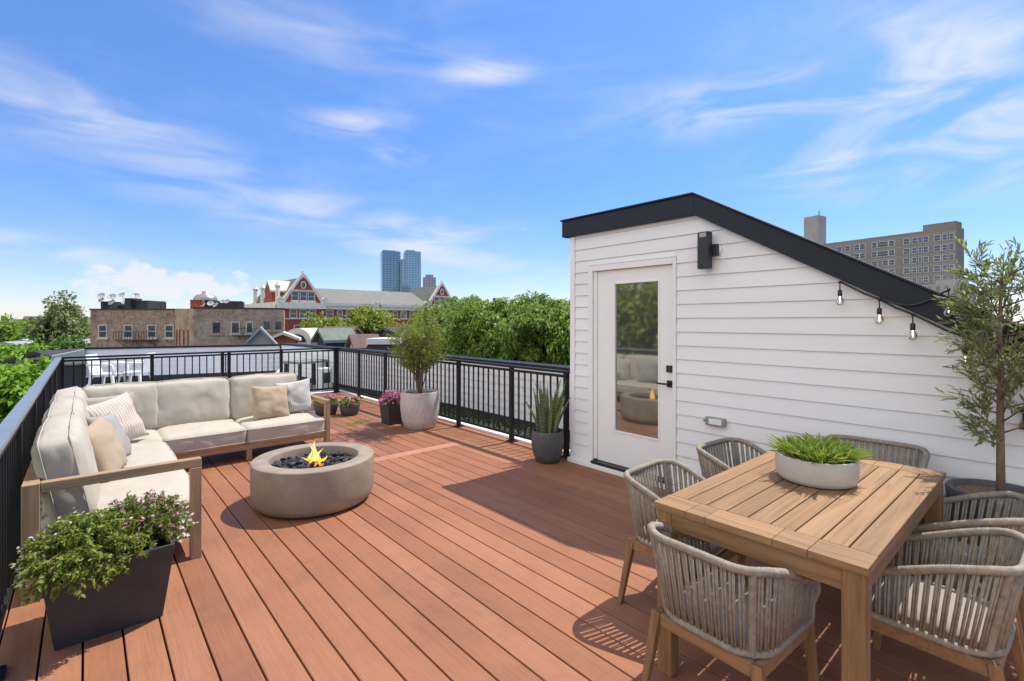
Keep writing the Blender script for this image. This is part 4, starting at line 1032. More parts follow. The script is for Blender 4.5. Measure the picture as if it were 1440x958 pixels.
t = thing('square_planter', 'square black planter of magenta flowers beside the cream stone pot', 'planter', (3.53, 6.79, 0))
b = MB(); rr_ = [ring(.125, .125, 0), ring(.155, .155, .33), ring(.143, .143, .33), ring(.138, .138, .29)]; vs = sum(rr_, []); fs = [(3, 2, 1, 0)] + [(i * 4 + k, i * 4 + (k + 1) % 4, i * 4 + 4 + (k + 1) % 4, i * 4 + 4 + k) for i in range(3) for k in range(4)]
b.add(vs, fs); b.build('planter_box', M['charcoal'], t, bevel=.004)
b = MB(); b.box(-.14, .14, -.14, .14, .27, .298); b.build('soil', M['soil'], t)
tp = bushy('foliage', 'leafbush2', t, (0, 0, .36), (.22, .22, .17), 110, 14, .034, .013, z_base=.30)
blossoms('blossoms', 'magenta', t, tp[tp[:, 2] > .34], .024, 6, 3, .022)
for i, (x, y, r_, lab, mt) in enumerate(((3.02, 8.16, .20, 'low grey pot of pink flowers directly behind the right sofa arm', 'magenta'), (3.30, 7.86, .165, 'low grey pot of pink flowers between the sofa arm and the square planter', 'pink'))):
    t = thing('flower_pot', lab, 'flower pot', (x, y, 0), 0, 'low pots of pink flowers')
    b = MB(); b.lathe([(0, 0), (r_ * .72, 0), (r_ * .8, .01), (r_ * .98, .13), (r_, .185), (r_ * .94, .19), (r_ * .9, .16), (0, .16)], 40); smooth_auto(b.build('pot', M['greypot'], t), 50)
    b = MB(); b.lathe([(0, .172), (r_ * .9, .17)], 20); b.build('soil', M['soil'], t)
    tp = bushy('foliage', 'leafbush', t, (0, 0, .22), (r_ * 1.25, r_ * 1.25, .15), 80, 12, .036, .014, z_base=.17)
    blossoms('blossoms', mt, t, tp[tp[:, 2] > .23][:36], .021, 5, 2, .02)
n = 130; a = rng.random(n) * 6.283
P_ = np.stack([.12 * rng.normal(size=n), .05 * rng.normal(size=n), .006 + .02 * rng.random(n)], 1); D_ = np.stack([np.cos(a), np.sin(a), .15 + .2 * rng.random(n)], 1)
o = leaves('fallen_sprig', M['leafpot'], None, P_, D_, .05 * (.6 + .6 * rng.random(n)), .010, six=True); o.location = (3.13, 7.12, 0); o.rotation_euler = (0, 0, R(20))
tag(o, 'loose green sprig lying flat on the deck boards near the pots', 'sprig')

# ================================================================== THE NEIGHBOURHOOD
b = MB(); b.box(-3000, 3000, -3000, 3000, GZ - 1, GZ); struct(b.build('ground', M['street']))
b = MB(); b.box(-60, -1.5, -20, 60, GZ + .002, GZ + .006); struct(b.build('lawn', M['lawn']))
# next door roof with its white sided parapet
b = MB(); b.box(-.9, 4.75, 10.75, 16.9, -.45, -.06); struct(b.build('next_door_roof', M['greyroof']))
b = MB(); b.box(-.88, 6.4, 10.78, 16.85, GZ, -.46); struct(b.build('next_door_building', M['greybrickside']))
b = MB(); b.box(4.40, 5.4, -3, 10.70, -.5, -.12); struct(b.build('gutter_roof', M['greyroof']))
def sided_wall(label, pts, z0, z1, th=.18, course_h=.125, base=.17):
    t = thing('parapet_wall', label, 'parapet wall', (pts[0][0], pts[0][1], 0))
    wl, cp, bd = MB(), MB(), MB(); o = Vector(pts[0])
    for i in range(len(pts) - 1):
        a, c = Vector(pts[i]) - o, Vector(pts[i + 1]) - o; d = (c - a).normalized(); L = (c - a).length
        nrm = Vector((d.y, -d.x))                       # side facing the deck
        mt = Matrix.Translation((a.x, a.y, 0)) @ Matrix(((d.x, -nrm.x, 0, 0), (d.y, -nrm.y, 0, 0), (0, 0, 1, 0), (0, 0, 0, 1)))
        wl.box(0, L, 0, th, z0, z1, mat=mt)
        z = z0 + base
        while z < z1 - .01:
            zz = min(z + course_h - .004, z1 - .004)
            vs = [(0, -.022, z), (L, -.022, z), (L, -.004, zz), (0, -.004, zz), (0, -.002, z), (L, -.002, z), (L, -.002, zz), (0, -.002, zz)]
            wl.add([mt @ Vector(p) for p in vs], [(0, 1, 2, 3), (7, 6, 5, 4), (0, 4, 5, 1), (1, 5, 6, 2), (2, 6, 7, 3), (3, 7, 4, 0)]); z += course_h
        cp.box(-.04, L + .04, -.05, th + .04, z1 + .001, z1 + .05, mat=mt); bd.box(0, L, -.035, -.002, z0, z0 + base - .004, mat=mt)
    wl.build('wall', M['siding'], t); cp.build('coping', M['black'], t, bevel=.004); bd.build('base_flashing', M['darkroof'], t)
    return t
sided_wall('white sided parapet with black coping along the far side of the neighbouring roof', [(.02, 16.55), (4.28, 15.25)], -.06, .83)
sided_wall('white sided parapet with black coping close behind the right railing', [(4.34, 15.22), (4.62, 11.4), (5.02, 7.4), (5.05, 2.0)], -.12, .86)
b = MB(); b.prism([(-.62, -.06), (-.02, -.06), (-.02, .84), (-.62, .70)], 16.3, 16.7, 'y'); o = b.build('end_wall', M['greyclap']); tag(o, 'short grey wall stub at the left end of the white parapet', 'wall')
# clutter on the neighbouring roof
def plastic_chair(label, x, y, rz):
    t = thing('patio_chair', label, 'plastic chair', (x, y, -.06), R(rz), 'white plastic chairs on the neighbouring roof')
    b = MB(); b.prism([(-.24, .40), (.24, .40), (.26, .43), (-.26, .43)], -.24, .24, 'y'); b.build('seat', M['plasticwhite'], t, bevel=.01)
    b = MB(); b.bar((0, .22, .40), (0, .34, .86), .44, .03, .40, up=(0, 1, 0)); b.build('backrest', M['plasticwhite'], t, bevel=.012)
    for sx in (-1, 1):
        for sy in (-1, 1):
            b = MB(); b.bar((sx * .22, sy * .2, .41), (sx * .27, sy * .26, 0), .06, .05, .05, up=(0, 1, 0)); b.build('leg', M['plasticwhite'], t, bevel=.008)
        b = MB(); b.tube([(sx * .27, -.25, .40), (sx * .29, -.24, .62), (sx * .29, -.15, .65), (sx * .27, .27, .64)], .026, 8); b.build('armrest', M['plasticwhite'], t, True)
    return t
def w2(px, y, z): d = F * (H - z) / (y - 452); return P(px, d)
x_, y_ = P(152, 11.1); plastic_chair('taller white resin chair standing left on the neighbouring roof', x_, y_, 60)
x_, y_ = P(190, 11.5); plastic_chair('white resin chair beside the first one turned the other way on the neighbouring roof', x_, y_, -120)
x_, y_ = P(103, 10.9)
t = thing('storage_box', 'dark brown storage box with white corner post behind the far railing', 'storage box', (x_, y_, -.06), R(5))
b = MB(); b.box(-.22, .2, -.2, .2, 0, .62); b.build('box', M['darkroof'], t, bevel=.01)
b = MB(); b.box(-.25, .235, -.23, .23, .622, .66); b.build('lid', M['rust'], t, bevel=.008)
b = MB(); b.box(.24, .28, -.24, -.2, 0, .62); b.build('corner_post', M['clapboard'], t, bevel=.004)
x_, y_ = P(432, 11.9)
t = thing('patio_table', 'weathered grey table on the neighbouring roof seen through the far railing', 'patio table', (x_, y_, -.06), R(20))
b = MB(); b.box(-.45, .45, -.3, .3, .60, .66); b.build('tabletop', M['tablegrey'], t, bevel=.008)
for sx in (-1, 1):
    for sy in (-1, 1):
        b = MB(); b.box(sx * .40 - .03, sx * .40 + .03, sy * .25 - .03, sy * .25 + .03, 0, .598); b.build('leg', M['rust'], t)
x_, y_ = P(456, 11.4)
t = thing('wall_hatch', 'white framed hatch box with dark opening beside the grey roof table', 'hatch box', (x_, y_, -.06), R(12))
b = MB(); b.box(-.14, .14, -.12, .12, 0, .52); b.build('box', M['clapboard'], t, bevel=.008); b = MB(); b.box(-.09, .07, -.13, -.122, .18, .42); b.build('opening', M['darkroof'], t)
x_, y_ = P(392, 12.4)
o = MB(); o.tube([(0, 0, 0), (0, 0, .30), (.05, 0, .36)], [.10, .09, .05], 12); o.tube([(0, 0, .0), (0, 0, .05)], .16, 12); o = o.build('roof_vent', M['plasticwhite'], None, True); o.location = (x_, y_, -.06); tag(o, 'small pale vent pipe on the neighbouring roof beneath the parapet corner', 'roof vent')
n = 900; P_ = np.stack([4.45 + .30 * rng.random(n), 3.9 + 5.6 * rng.random(n), -.10 + .16 * rng.random(n) ** 2], 1); D_ = sph(n) + np.array([0, 0, .8])
stuff(tag(leaves('weeds', M['leafdark'], None, P_, D_, .10, .03), 'dark green weeds growing in the gap behind the right railing', 'weeds'))

# ---------------------------------------------------------------- buildings
def facade(name, label, cat, xa, da, xb, db, z0=GZ, group=None):
    A, Bp = Vector(P(xa, da)), Vector(P(xb, db)); d = Bp - A
    t = thing(name, label, cat, (A.x, A.y, z0), math.atan2(d.y, d.x), group)
    return t, d.length
winproto = {}
def window(t, x, z, w, h, y=0., frame='winframe', glass='winglass', mull=True, depth=.1, key=None, sill=True):
    """window part (frame) with its pane as sub-part; x centre, z bottom; y = wall face"""
    k = (round(w, 2), round(h, 2), frame, mull, sill)
    if k not in winproto:
        b = MB(); f = .10; o_ = -depth
        for q in ((-w / 2, -w / 2 + f, 0, h), (w / 2 - f, w / 2, 0, h), (-w / 2 + f, w / 2 - f, 0, f), (-w / 2 + f, w / 2 - f, h - f, h)): b.box(q[0], q[1], o_, .02, q[2], q[3])
        if mull: b.box(-w / 2 + f, w / 2 - f, o_ + .02, .02, h * .48, h * .48 + .07)
        if sill: b.box(-w / 2 - .12, w / 2 + .12, o_ - .08, .0, -.14, -.005)
        o = b.build('window', M[frame], t); b = MB(); b.box(-w / 2 + f * .5, w / 2 - f * .5, -.03, .01, f * .5, h - f * .5); b.build('pane', M[glass], o); winproto[k] = o
    else: o = copy_tree(winproto[k], t)
    o.location = (x, y, z); return o
def L(y, d): return ZR(y, d) - GZ                        # local height above the street

# old tan brick block, left wing
D = 46
t, W = facade('brick_building', 'old tan brick building with four pale windows and dark roof boxes behind the sofa', 'brick building', 127, D, 258, D)
h = L(436, D)
b = MB(); b.box(0, W, 0, 12, 0, h); b.box(-1.0, -.002, 1.2, 11, 0, h - .9); b.build('wall', M['tanbrick'], t)
b = MB(); b.box(-.06, W + .04, -.07, .3, h + .001, h + .12); b.box(-1.06, -.07, 1.12, 1.4, h - .9, h - .8); b.build('coping', M['rust'], t)
for px in (145, 181, 214, 238.5): window(t, (px - 127) / 131 * W, L(475.5, D), .86, 1.26, depth=.06)
window(t, -.48, L(474, D), .62, 1.25, 1.2, depth=.06)
window(t, -.48, L(505, D), .62, 1.25, 1.2, depth=.06)
b = MB(); xa, xb = (170 - 127) / 131 * W, (224 - 127) / 131 * W; zf = L(477.5, D)
b.box(xa, xb, -.9, -.05, zf - .06, zf)
for i in range(15): x = xa + (xb - xa) * i / 14; b.box(x - .015, x + .015, -.9, -.87, zf, zf + .75)
b.box(xa, xb, -.91, -.86, zf + .72, zf + .77)
for i in range(3): x = xa + (xb - xa) * (i + .2) / 2.4; b.bar((x, -.8, zf - .05), (x + .4, -.05, zf - .9), .05)
b.build('fire_escape', M['rust'], t)
b = MB(); x0 = (129 - 127) / 131 * W
b.box(x0, x0 + .9, 1, 3, h, L(423.5, D)); b.box(x0 + .9, x0 + 3.1, 2, 4, h, L(429, D)); b.box((172 - 127) / 131 * W, (196 - 127) / 131 * W, 1, 3.5, h, L(422, D)); b.box((168 - 127) / 131 * W, (177 - 127) / 131 * W, .6, 2, h, L(419, D)); b.build('roof_bulkhead', M['darkroof'], t)
b = MB()
for px in (215.5, 222): x = (px - 127) / 131 * W; b.tube([(x, 1, h), (x, 1, L(425, D))], .07, 8)
b.build('vent_pipe', M['rust'], t)
dish0 = None
def dish(label, px, py, d, r, face=0):
    global dish0
    x, y = P(px, d); z = ZR(py, d)
    if dish0 is None:
        t_ = thing('satellite_dish', label, 'satellite dish', (0, 0, 0), 0, 'satellite dishes on the brick roofs')
        b = MB(); pr = [(0, .0), (.25, .04), (.42, .11), (.5, .17), (.49, .18), (.4, .125), (.24, .06), (0, .02)]; b.lathe(pr, 24)
        o = b.build('reflector', M['dish'], t_, True); o.rotation_euler = (R(50), 0, 0)
        b = MB(); b.tube([(0, 0.02, 0), (0, .15, -.35), (0, .15, -1.1)], .035, 6); b.build('mast', M['rust'], t_)
        b = MB(); b.tube([(0, -.1, -.25), (0, -.5, .15)], .02, 5); b.box(-.05, .05, -.56, -.46, .1, .22); b.build('feed_arm', M['rust'], t_); dish0 = t_
    else: t_ = copy_tree(dish0)
    t_['label'] = label; t_.location = (x, y, z); t_.rotation_euler = (0, 0, -TH + R(face)); t_.scale = (r * .72,) * 3; return t_
for (lab, px, py, r, fc) in (('satellite dish furthest left on the tan roof, the upper one of its pole', 143, 416.5, .95, 10), ('satellite dish just below the furthest left one on the tan roof', 143.5, 423, .85, -15), ('second satellite dish from the left on the tan roof', 158, 418, 1.0, 20),
                             ('satellite dish low in front of the dark box on the tan roof', 158, 426, .9, -10), ('satellite dish on top of the tallest dark box on the tan roof', 172, 415.5, .85, 0), ('lone satellite dish at the right end of the tan roof box', 191, 416.5, .95, 35), ('tilted satellite dish against the dark box on the tan roof', 174, 427, .75, 70)):
    dish(lab, px, py, 47 if py < 420 else 46.8, r, fc)
# right wing
D2 = 43
t, W = facade('brick_building', 'old buff brick building with rusty streaked side wall left of the red school', 'brick building', 272, D2, 399, D2 + 3)
h = L(434, D2)
b = MB(); b.add([(0, 0, 0), (W, 0, 0), (W, 12, 0), (-.6, 12, 0), (-1.9, 3.2, 0), (0, 0, h), (W, 0, h), (W, 12, h), (-.6, 12, h), (-1.9, 3.2, h)], [(0, 1, 6, 5), (1, 2, 7, 6), (2, 3, 8, 7), (3, 4, 9, 8), (4, 0, 5, 9), (5, 6, 7, 8, 9)]); b.build('wall', M['tanbrick2'], t)
b = MB(); b.box(-.02, W + .05, -.08, .3, h + .001, h + .12); b.build('coping', M['rust'], t)
for px in (303, 329, 349): window(t, (px - 272) / 127 * W, L(470, D2), .75 if px != 349 else .6, 1.1, depth=.05, frame='tanbrick2' if px == 303 else 'winframe')
for px in (374, 391): window(t, (px - 272) / 127 * W, L(465, D2 + 2.5), .75, .95, depth=.05, frame='tanbrick2', mull=False)
b = MB()
for px, hh_ in ((258.5, 2.2), (261, 1.6), (264.5, 2.4), (268, 2.0)):
    u = (px - 257) / 15; x, y = -1.9 * (1 - u), 3.2 * (1 - u); b.bar((x - .03, y - .02, h - 1.9 - hh_), (x - .03, y - .02, h - 1.9), .10)
b.build('rust_streak', M['redbrick'], t)
b = MB(); xa, xb = (326 - 272) / 127 * W, (362 - 272) / 127 * W; zf = L(472, D2)
b.box(xa, xb, -.8, -.05, zf - .05, zf)
for i in range(10): x = xa + (xb - xa) * i / 9; b.box(x - .015, x + .015, -.8, -.77, zf, zf + .6)
b.box(xa, xb, -.81, -.76, zf + .58, zf + .62); b.bar((xb - .6, -.5, zf), (xb + .3, -.4, zf - 1.6), .12, .3)
b.build('fire_escape', M['rust'], t)
b = MB(); b.box(-.4, .55, 1, 2.4, h, L(421, D2)); b.build('chimney', M['redbrick'], t)
b = MB(); b.box(.6, 3.6, 2, 5, h, L(421.5, D2)); b.build('roof_bulkhead', M['darkroof'], t)
b = MB(); b.box((331 - 272) / 127 * W, (338 - 272) / 127 * W, 1.5, 2.2, h, L(422.5, D2)); b.build('chimney', M['darkroof'], t)
for (lab, px, py, r, fc) in (('satellite dish at the left end of the buff roof box', 285.5, 429, .62, 0), ('larger satellite dish beside the left one on the buff roof', 296.5, 427.5, .8, 15), ('satellite dish in the middle of the buff roof box', 304, 429.5, .75, -20), ('upper satellite dish towards the right of the buff roof box', 313, 424.5, .6, 10), ('satellite dish at the right end of the buff roof box', 320, 424.5, .7, -10)): dish(lab, px, py, D2 + 1.2, r, fc)
x_, y_ = P(289, D2 + 3.5); o = MB(); o.lathe([(1.0, 0), (.98, .25), (.75, .5), (.3, .62), (.3, .85), (0, .9)], 20); o = o.build('roof_ventilator', M['metalgrey'], None, True); o.location = (x_, y_, ZR(422.5, D2 + 3.5)); tag(o, 'domed grey ventilator on the buff brick roof', 'ventilator')

# red school
t, W = facade('school_building', 'red brick school with cream trim and curly end gables under a slate roof', 'school', 395, 74, 640, 96)
z0 = -GZ; E1 = z0 + 4.05; DEP = 20; RZ = z0 + 7.5
pv = W * .2
b = MB(); b.box(0, W, .6, DEP, 0, E1); b.box(0, pv, 0, .6, 0, E1); b.box(W - pv, W, 0, .6, 0, E1); b.build('wall', M['redbrick'], t)
b = MB(); b.prism([(.0, E1 + .5), (DEP / 2, RZ), (DEP, E1 + .5)], 1.0, W - 1.0, 'x'); b.build('roof', M['slate'], t)
b = MB(); b.box(-.4, W + .4, .15, .6, E1 - .55, E1 + .02); b.box(-.5, W + .5, .0, .9, E1 + .025, E1 + .5); b.box(-.55, pv + .2, -.45, .0, E1 - .55, E1 + .4); b.box(W - pv - .2, W + .55, -.45, .0, E1 - .55, E1 + .4)
b.box(-.5, -.002, .9, DEP, E1 - .55, E1 + .5); b.build('cornice', M['cream'], t)
b = MB()
for q in (1.86, -1.35, -3.6): b.box(-.05, W + .05, -.06 + .6, .59, z0 + q, z0 + q + .16); b.box(-.06, pv + .03, -.07, -.002, z0 + q, z0 + q + .16); b.box(W - pv - .03, W + .06, -.07, -.002, z0 + q, z0 + q + .16)
b.box(-.08, .35, -.09, -.003, 0, E1 - .56); b.build('string_course', M['cream'], t)
for gx in (pv * .5, W - pv * .5):
    gh = 4.35; hw_ = pv * .5 + .1; zb = E1 + .42
    b = MB(); b.prism([(gx - hw_ + .3, zb), (gx + hw_ - .3, zb), (gx + .4, zb + gh - .55), (gx - .4, zb + gh - .55)], -.2, .3, 'y'); b.build('gable', M['redbrick'], t)
    b = MB()
    for s in (-1, 1):
        b.prism([(gx + s * hw_, zb), (gx + s * (hw_ - .55), zb), (gx + s * .45, zb + gh - .75), (gx + s * .0, zb + gh - .35), (gx, zb + gh + .25), (gx + s * .35, zb + gh - .05)][::s], -.32, .42, 'y')
        b.tube([(gx + s * (hw_ + .05), -.32, zb + .45), (gx + s * (hw_ + .05), .3, zb + .45)], .42, 14)
    b.tube([(gx, .05, zb + gh + .2), (gx, .05, zb + gh + .55)], .18, 8)
    b.build('gable_coping', M['cream'], t)
    b = MB(); b.prism([(gx - hw_ + .6, E1 + .45), (gx, zb + gh - .35), (gx + hw_ - .6, E1 + .45)], .45, DEP / 2, 'y'); b.build('gable_roof', M['slate'], t)
    b = MB(); n_ = 20; b.prism([(gx + .42 * math.cos(6.283 * i / n_), zb + 2.75 + .62 * math.sin(6.283 * i / n_)) for i in range(n_)], -.3, -.201, 'y'); b.build('oval_window', M['cream'], t)
    b = MB(); b.prism([(gx + .26 * math.cos(6.283 * i / n_), zb + 2.75 + .43 * math.sin(6.283 * i / n_)) for i in range(n_)], -.33, -.301, 'y'); b.build('oval_pane', M['winglass'], t)
    for s in (-1.25, 0, 1.25): window(t, gx + s, zb + .25, 1.1, 1.5, -.2, frame='cream', depth=.08)
    b = MB(); b.box(gx - 2.0, gx + 2.0, -.36, -.201, zb + 1.78, zb + 1.95); b.box(gx - 1.95, gx + 1.95, -.36, -.201, zb - .0, zb + .1); b.build('gable_band', M['cream'], t)
    for s in (-1.45, 0, 1.45): window(t, gx + s, z0 + 2.06 - 0.02, 1.15, 1.4, -.0, frame='cream', depth=.1)
    for s in (-.75, .75): window(t, gx + s, z0 - .95, 1.2, 1.9, -.0, frame='cream', depth=.1)
    for s in (-.75, .75): window(t, gx + s, z0 - 3.3, 1.2, 1.6, -.0, frame='cream', depth=.1)
n_ = 11
for i in range(n_):
    x = pv + 1.2 + (W - 2 * pv - 2.4) * i / (n_ - 1)
    window(t, x, z0 + 2.06 - .02, .95 if i % 2 else 1.25, 1.35, .6, frame='cream', depth=.1)
    if i > 5: window(t, x, z0 - .95, 1.1, 1.8, .6, frame='cream', depth=.1)
# side of the school going back left: dormer, finials
b = MB(); b.prism([(3.5, E1 + .5), (6.5, E1 + .5), (6.5, E1 + 2.2), (5, E1 + 3.3), (3.5, E1 + 2.2)], -.3, 3.4, 'x'); b.build('side_dormer', M['redbrick'], t)
b = MB(); b.prism([(3.3, E1 + 2.1), (5, E1 + 3.75), (6.7, E1 + 2.1), (6.7, E1 + 2.4), (5, E1 + 4.05), (3.3, E1 + 2.4)], -.5, 3.8, 'x'); b.build('side_dormer_coping', M['cream'], t)
for yy in (1.2, 8.8, 13.0):
    b = MB(); b.tube([(-.1, yy, E1 + .4), (-.1, yy, E1 + 2.6), (-.1, yy, E1 + 3.0), (-.1, yy, E1 + 3.7)], [.35, .32, .45, .05], 8)
    b.build('finial', M['cream'], t)

# towers on the skyline
def tower(label, xa, da, xb, db, depth, ytop, mat, crown=None):
    t, W = facade('glass_tower', label, 'skyscraper', xa, da, xb, db, GZ)
    h = L(ytop, (da + db) / 2); b = MB(); b.box(0, W, 0, depth, 0, h); b.build('body', M[mat], t)
    return t, W, h
t, W, h = tower('taller blue glass skyscraper, left one of the close pair', 537.5, 900, 563, 912, 30, 354, 'tower1')
b = MB(); b.box(1, W * .75, 2, 30, h, h + 2.5); b.box(W * .3, W - .5, 4, 32, h, h + 1.6); b.build('crown', M['tower1'], t)
b = MB(); b.box(-.4, .4, -.4, .4, 0, h + .8); b.box(W - .6, W + .4, -.4, .4, 0, h + .3); b.build('corner_fin', M['tower2'], t)
t, W, h = tower('paler blue glass skyscraper with notched top, right one of the close pair', 571, 880, 592, 890, 30, 354.5, 'tower2')
b = MB(); b.box(-6.5, -.1, 4, 28, 0, L(364, 880)); b.build('side_slab', M['tower2'], t)
b = MB(); b.box(.5, W * .6, 1, 28, h, h + 3.4); b.box(W * .6 + .1, W - .5, 2, 26, h, h + 1.7); b.build('crown', M['tower2'], t)
t, W, h = tower('small dark glass skyscraper right of the blue pair', 595, 760, 613, 764, 20, 390, 'tower3')
b = MB(); b.box(W * .2, W * .8, 3, 16, h, L(386, 762)); b.build('crown', M['tower3'], t)

# brown slab block
t, W = facade('apartment_block', 'long brown apartment slab with paired windows rising behind the sloping roof', 'apartment block', 1120, 156, 1345, 122)
hl, hr = L(341, 150), L(319, 122); hh = hr
b = MB(); b.box(0, W, 0, 5, 0, hh); b.build('wall', M['brownconc'], t)
b = MB(); b.box(W - 7.0, W - .3, .5, 4.5, hh, hh + 1.6); b.build('penthouse', M['brownconc'], t)
b = MB(); x0 = W * .065
b.box(x0, x0 + 4.4, -.5, 4, hh - 1, hh + 9.0); b.build('stair_tower', M['paleconc'], t)
b = MB(); b.tube([(x0 + 3.8, 1, hh + 9), (x0 + 3.8, 1, hh + 10.6)], .12, 6); b.build('antenna', M['rust'], t)
FL = 2.62; nfl = 9
b = MB()
for k in range(nfl + 3): b.box(.05, W - .02, -.04, -.002, hh - 1.0 - FL * k - .16, hh - 1.0 - FL * k); 
b.build('floor_band', M['paleconc'], t)
cnt = 0; FL = 2.62
la, lb, da_, db_ = 156 * (1120 - 720) / F, 122 * (1345 - 720) / F, 156, 122
for px in (1337, 1330, 1318, 1301, 1294, 1287, 1275, 1254, 1245, 1237, 1230, 1213, 1205, 1192, 1180):
    m_ = (px - 720) / F; u = (m_ * da_ - la) / ((lb - la) - m_ * (db_ - da_)); d_ = da_ + (db_ - da_) * u
    for k in range(12):
        z = hh - 1.0 - FL * (k + 1) + .55; y_ = 452 - (z + GZ + .0 - H) * F / d_
        if y_ < 285 + (px - 980) * .408 and cnt < 99 and random.random() < .93: window(t, u * W, z, 1.45, 1.6, .0, frame='clapboard', depth=.07, sill=False); cnt += 1
t, W = facade('apartment_block', 'pale lower concrete block in front of the brown slab beside the olive tree', 'concrete block', 1290, 100, 1362, 94)
h = L(400, 97); b = MB(); b.box(0, W, 0, 8, 0, h); b.build('wall', M['paleconc'], t)
b = MB()
for k in range(6): b.box(W * (k + .3) / 6, W * (k + .75) / 6, -.06, -.003, h - 1.6, h - .4)
b.build('louvre', M['brownconc'], t)
b = MB(); b.box(W * .35, W * .9, 1, 6, h, h + 1.0); b.build('penthouse', M['paleconc'], t)

# small roofs beyond the parapet
def gable_house(label, px, d, yr, ye, w, depth, wallm, roofm, rz=0., cat='house', z0=GZ, win=True, chim=False):
    x, y = P(px, d); t = thing('gable_house', label, cat, (x, y, GZ), -TH + R(rz))
    ze, zr = L(ye, d), L(yr, d); hw_ = w / 2
    b = MB(); b.prism([(-hw_, 0), (hw_, 0), (hw_, ze), (0, zr), (-hw_, ze)], 0, depth, 'y'); b.build('wall', M[wallm], t)
    b = MB(); e = .25; sl = (zr - ze) / hw_
    for s in (-1, 1): b.prism([(0, zr + .02), (s * (hw_ + e), ze - sl * e + .02), (s * (hw_ + e), ze - sl * e + .18), (0, zr + .2)][::s], -.25, depth + .2, 'y')
    b.build('roof', M[roofm], t)
    if win:
        window(t, 0, ze - .9, .9, 1.2, 0., depth=.06)
    if chim: b = MB(); b.box(hw_ * .4, hw_ * .4 + .5, depth * .5, depth * .5 + .5, ze, zr + .5); b.build('chimney', M['redbrick'], t)
    return t
gable_house('grey roofed house front with blue grey sides below the buff brick wall', 366, 27, 464.5, 482, 1.2, 1.3, 'greyclap', 'greyroof', 25, win=False)
gable_house('small orange brick house beside the grey roof below the school', 398, 31, 471, 478, 1.5, 1.2, 'redbrick', 'cream', 20, win=False)
gable_house('black gabled shed with faded green roof below the school trees', 452, 28, 466.5, 477, .92, 1.8, 'darkroof', 'greenroof', -38, 'shed', win=False)
gable_house('house with wide reddish brown roof behind the white gable', 498, 36, 463, 475, 2.4, 2.2, 'clapboard', 'brownroof', 80, win=False)
gable_house('white gabled house with brown roof just beyond the parapet', 497, 26, 475.5, 487, .9, 1.2, 'clapboard', 'brownroof', -50, win=False)
gable_house('house with black gable to the right of the brown roof', 541, 38, 464, 473, 2.4, 6, 'darkroof', 'darkroof', -15, win=False)
x_, y_ = P(538, 25); t = thing('flat_awning', 'flat white awning on dark posts left of the tall potted shrub', 'awning', (x_, y_, GZ), -TH)
b = MB(); b.box(-.85, .75, 0, 2.2, L(484.5, 25), L(476.5, 25)); b.build('canopy', M['clapboard'], t); b = MB(); b.box(-.8, .7, .1, 2.1, 0, L(484.5, 25) - .01); b.build('base', M['darkroof'], t)
x_, y_ = P(418, 34); t = thing('arched_dormer', 'pale arched roof dormer below the school windows', 'dormer', (x_, y_, GZ), -TH)
b = MB(); zc = L(479, 34); b.prism([(.95 * math.cos(math.pi * i / 16), zc + .85 * math.sin(math.pi * i / 16)) for i in range(17)] + [(-.95, 0), (.95, 0)], 0, 3, 'y'); b.build('wall', M['cream'], t)
b = MB(); b.prism([(.6 * math.cos(math.pi * i / 12), zc - .1 + .55 * math.sin(math.pi * i / 12)) for i in range(13)], -.05, -.003, 'y'); b.build('lunette', M['winglass'], t)
b = MB(); b.prism([(.9, zc - .5), (2.7, zc - .5), (2.4, zc + .45), (1.2, zc + .45)], 0, 2, 'y'); b.build('roof', M['greyroof'], t)
# low houses on the left
gable_house('dark roofed house with a small white dormer window at the end of the left railing', 55, 21, 500, 512, 2.3, 4, 'clapboard', 'darkroof', 0)
gable_house('white row house with peaked roof between the left trees', 32, 62, 479, 486, 4.2, 8, 'clapboard', 'greyroof', 10, chim=True)
gable_house('grey row house with grey roof at the left picture edge', 8, 58, 483, 488, 4.6, 8, 'greyclap', 'greyroof', -6)
gable_house('pale row house right of the white peaked one by the left trees', 56, 56, 482, 487, 3.0, 8, 'clapboard', 'greyroof', 4)
t, W = facade('distant_building', 'long pale building with a flat roof over the far left trees', 'distant building', 18, 330, 72, 330)
h = L(449, 330); b = MB(); b.box(0, W, 0, 15, 0, h); b.build('wall', M['paleconc'], t)
b = MB(); b.box(1, W - 1, -.1, -.01, h - 3, h - 1.6); b.box(1, W - 1, -.1, -.01, h - 6.2, h - 4.8); b.build('window_band', M['winglass'], t)
b = MB(); b.box(W * .2, W * .5, 2, 9, h, h + 2); b.build('penthouse', M['paleconc'], t)

# ---------------------------------------------------------------- trees
def T(label, px, d, ytop, ybot, wpx, mat, **kw):
    x, y = P(px, d); zt, zb = ZR(ytop, d), ZR(ybot, d); rx = wpx / 2 * d / F
    return tree('leafy_tree', label, x, y, GZ, (zt + zb) / 2, rx, (zt - zb) / 2, M[mat], **kw)
BIG = dict(group='broad green trees beyond the right railing', leaf=.155, cr=.85, trunk=.22, droop=.35, wl=.55)
T('broad green tree nearest the door beyond the right railing', 772, 17.5, 420, 560, 126, 'leaftree', ncl=16, per=110, boughs=26, **BIG)
T('tall green tree in the middle of the group beyond the right railing', 706, 20, 417, 548, 116, 'leaftree', ncl=16, per=110, boughs=26, **BIG)
T('green tree at the left of the group behind the potted shrub', 652, 23, 425, 535, 92, 'leaftree', ncl=14, per=100, boughs=22, **BIG)
T('darker green tree filling the gap low behind the right railing', 740, 26, 432, 560, 180, 'leafdark', ncl=14, per=60, boughs=24, **BIG)
T('darker green tree behind the house corner beyond the right railing', 850, 20, 418, 550, 130, 'leafdark', ncl=14, per=60, boughs=22, **BIG)
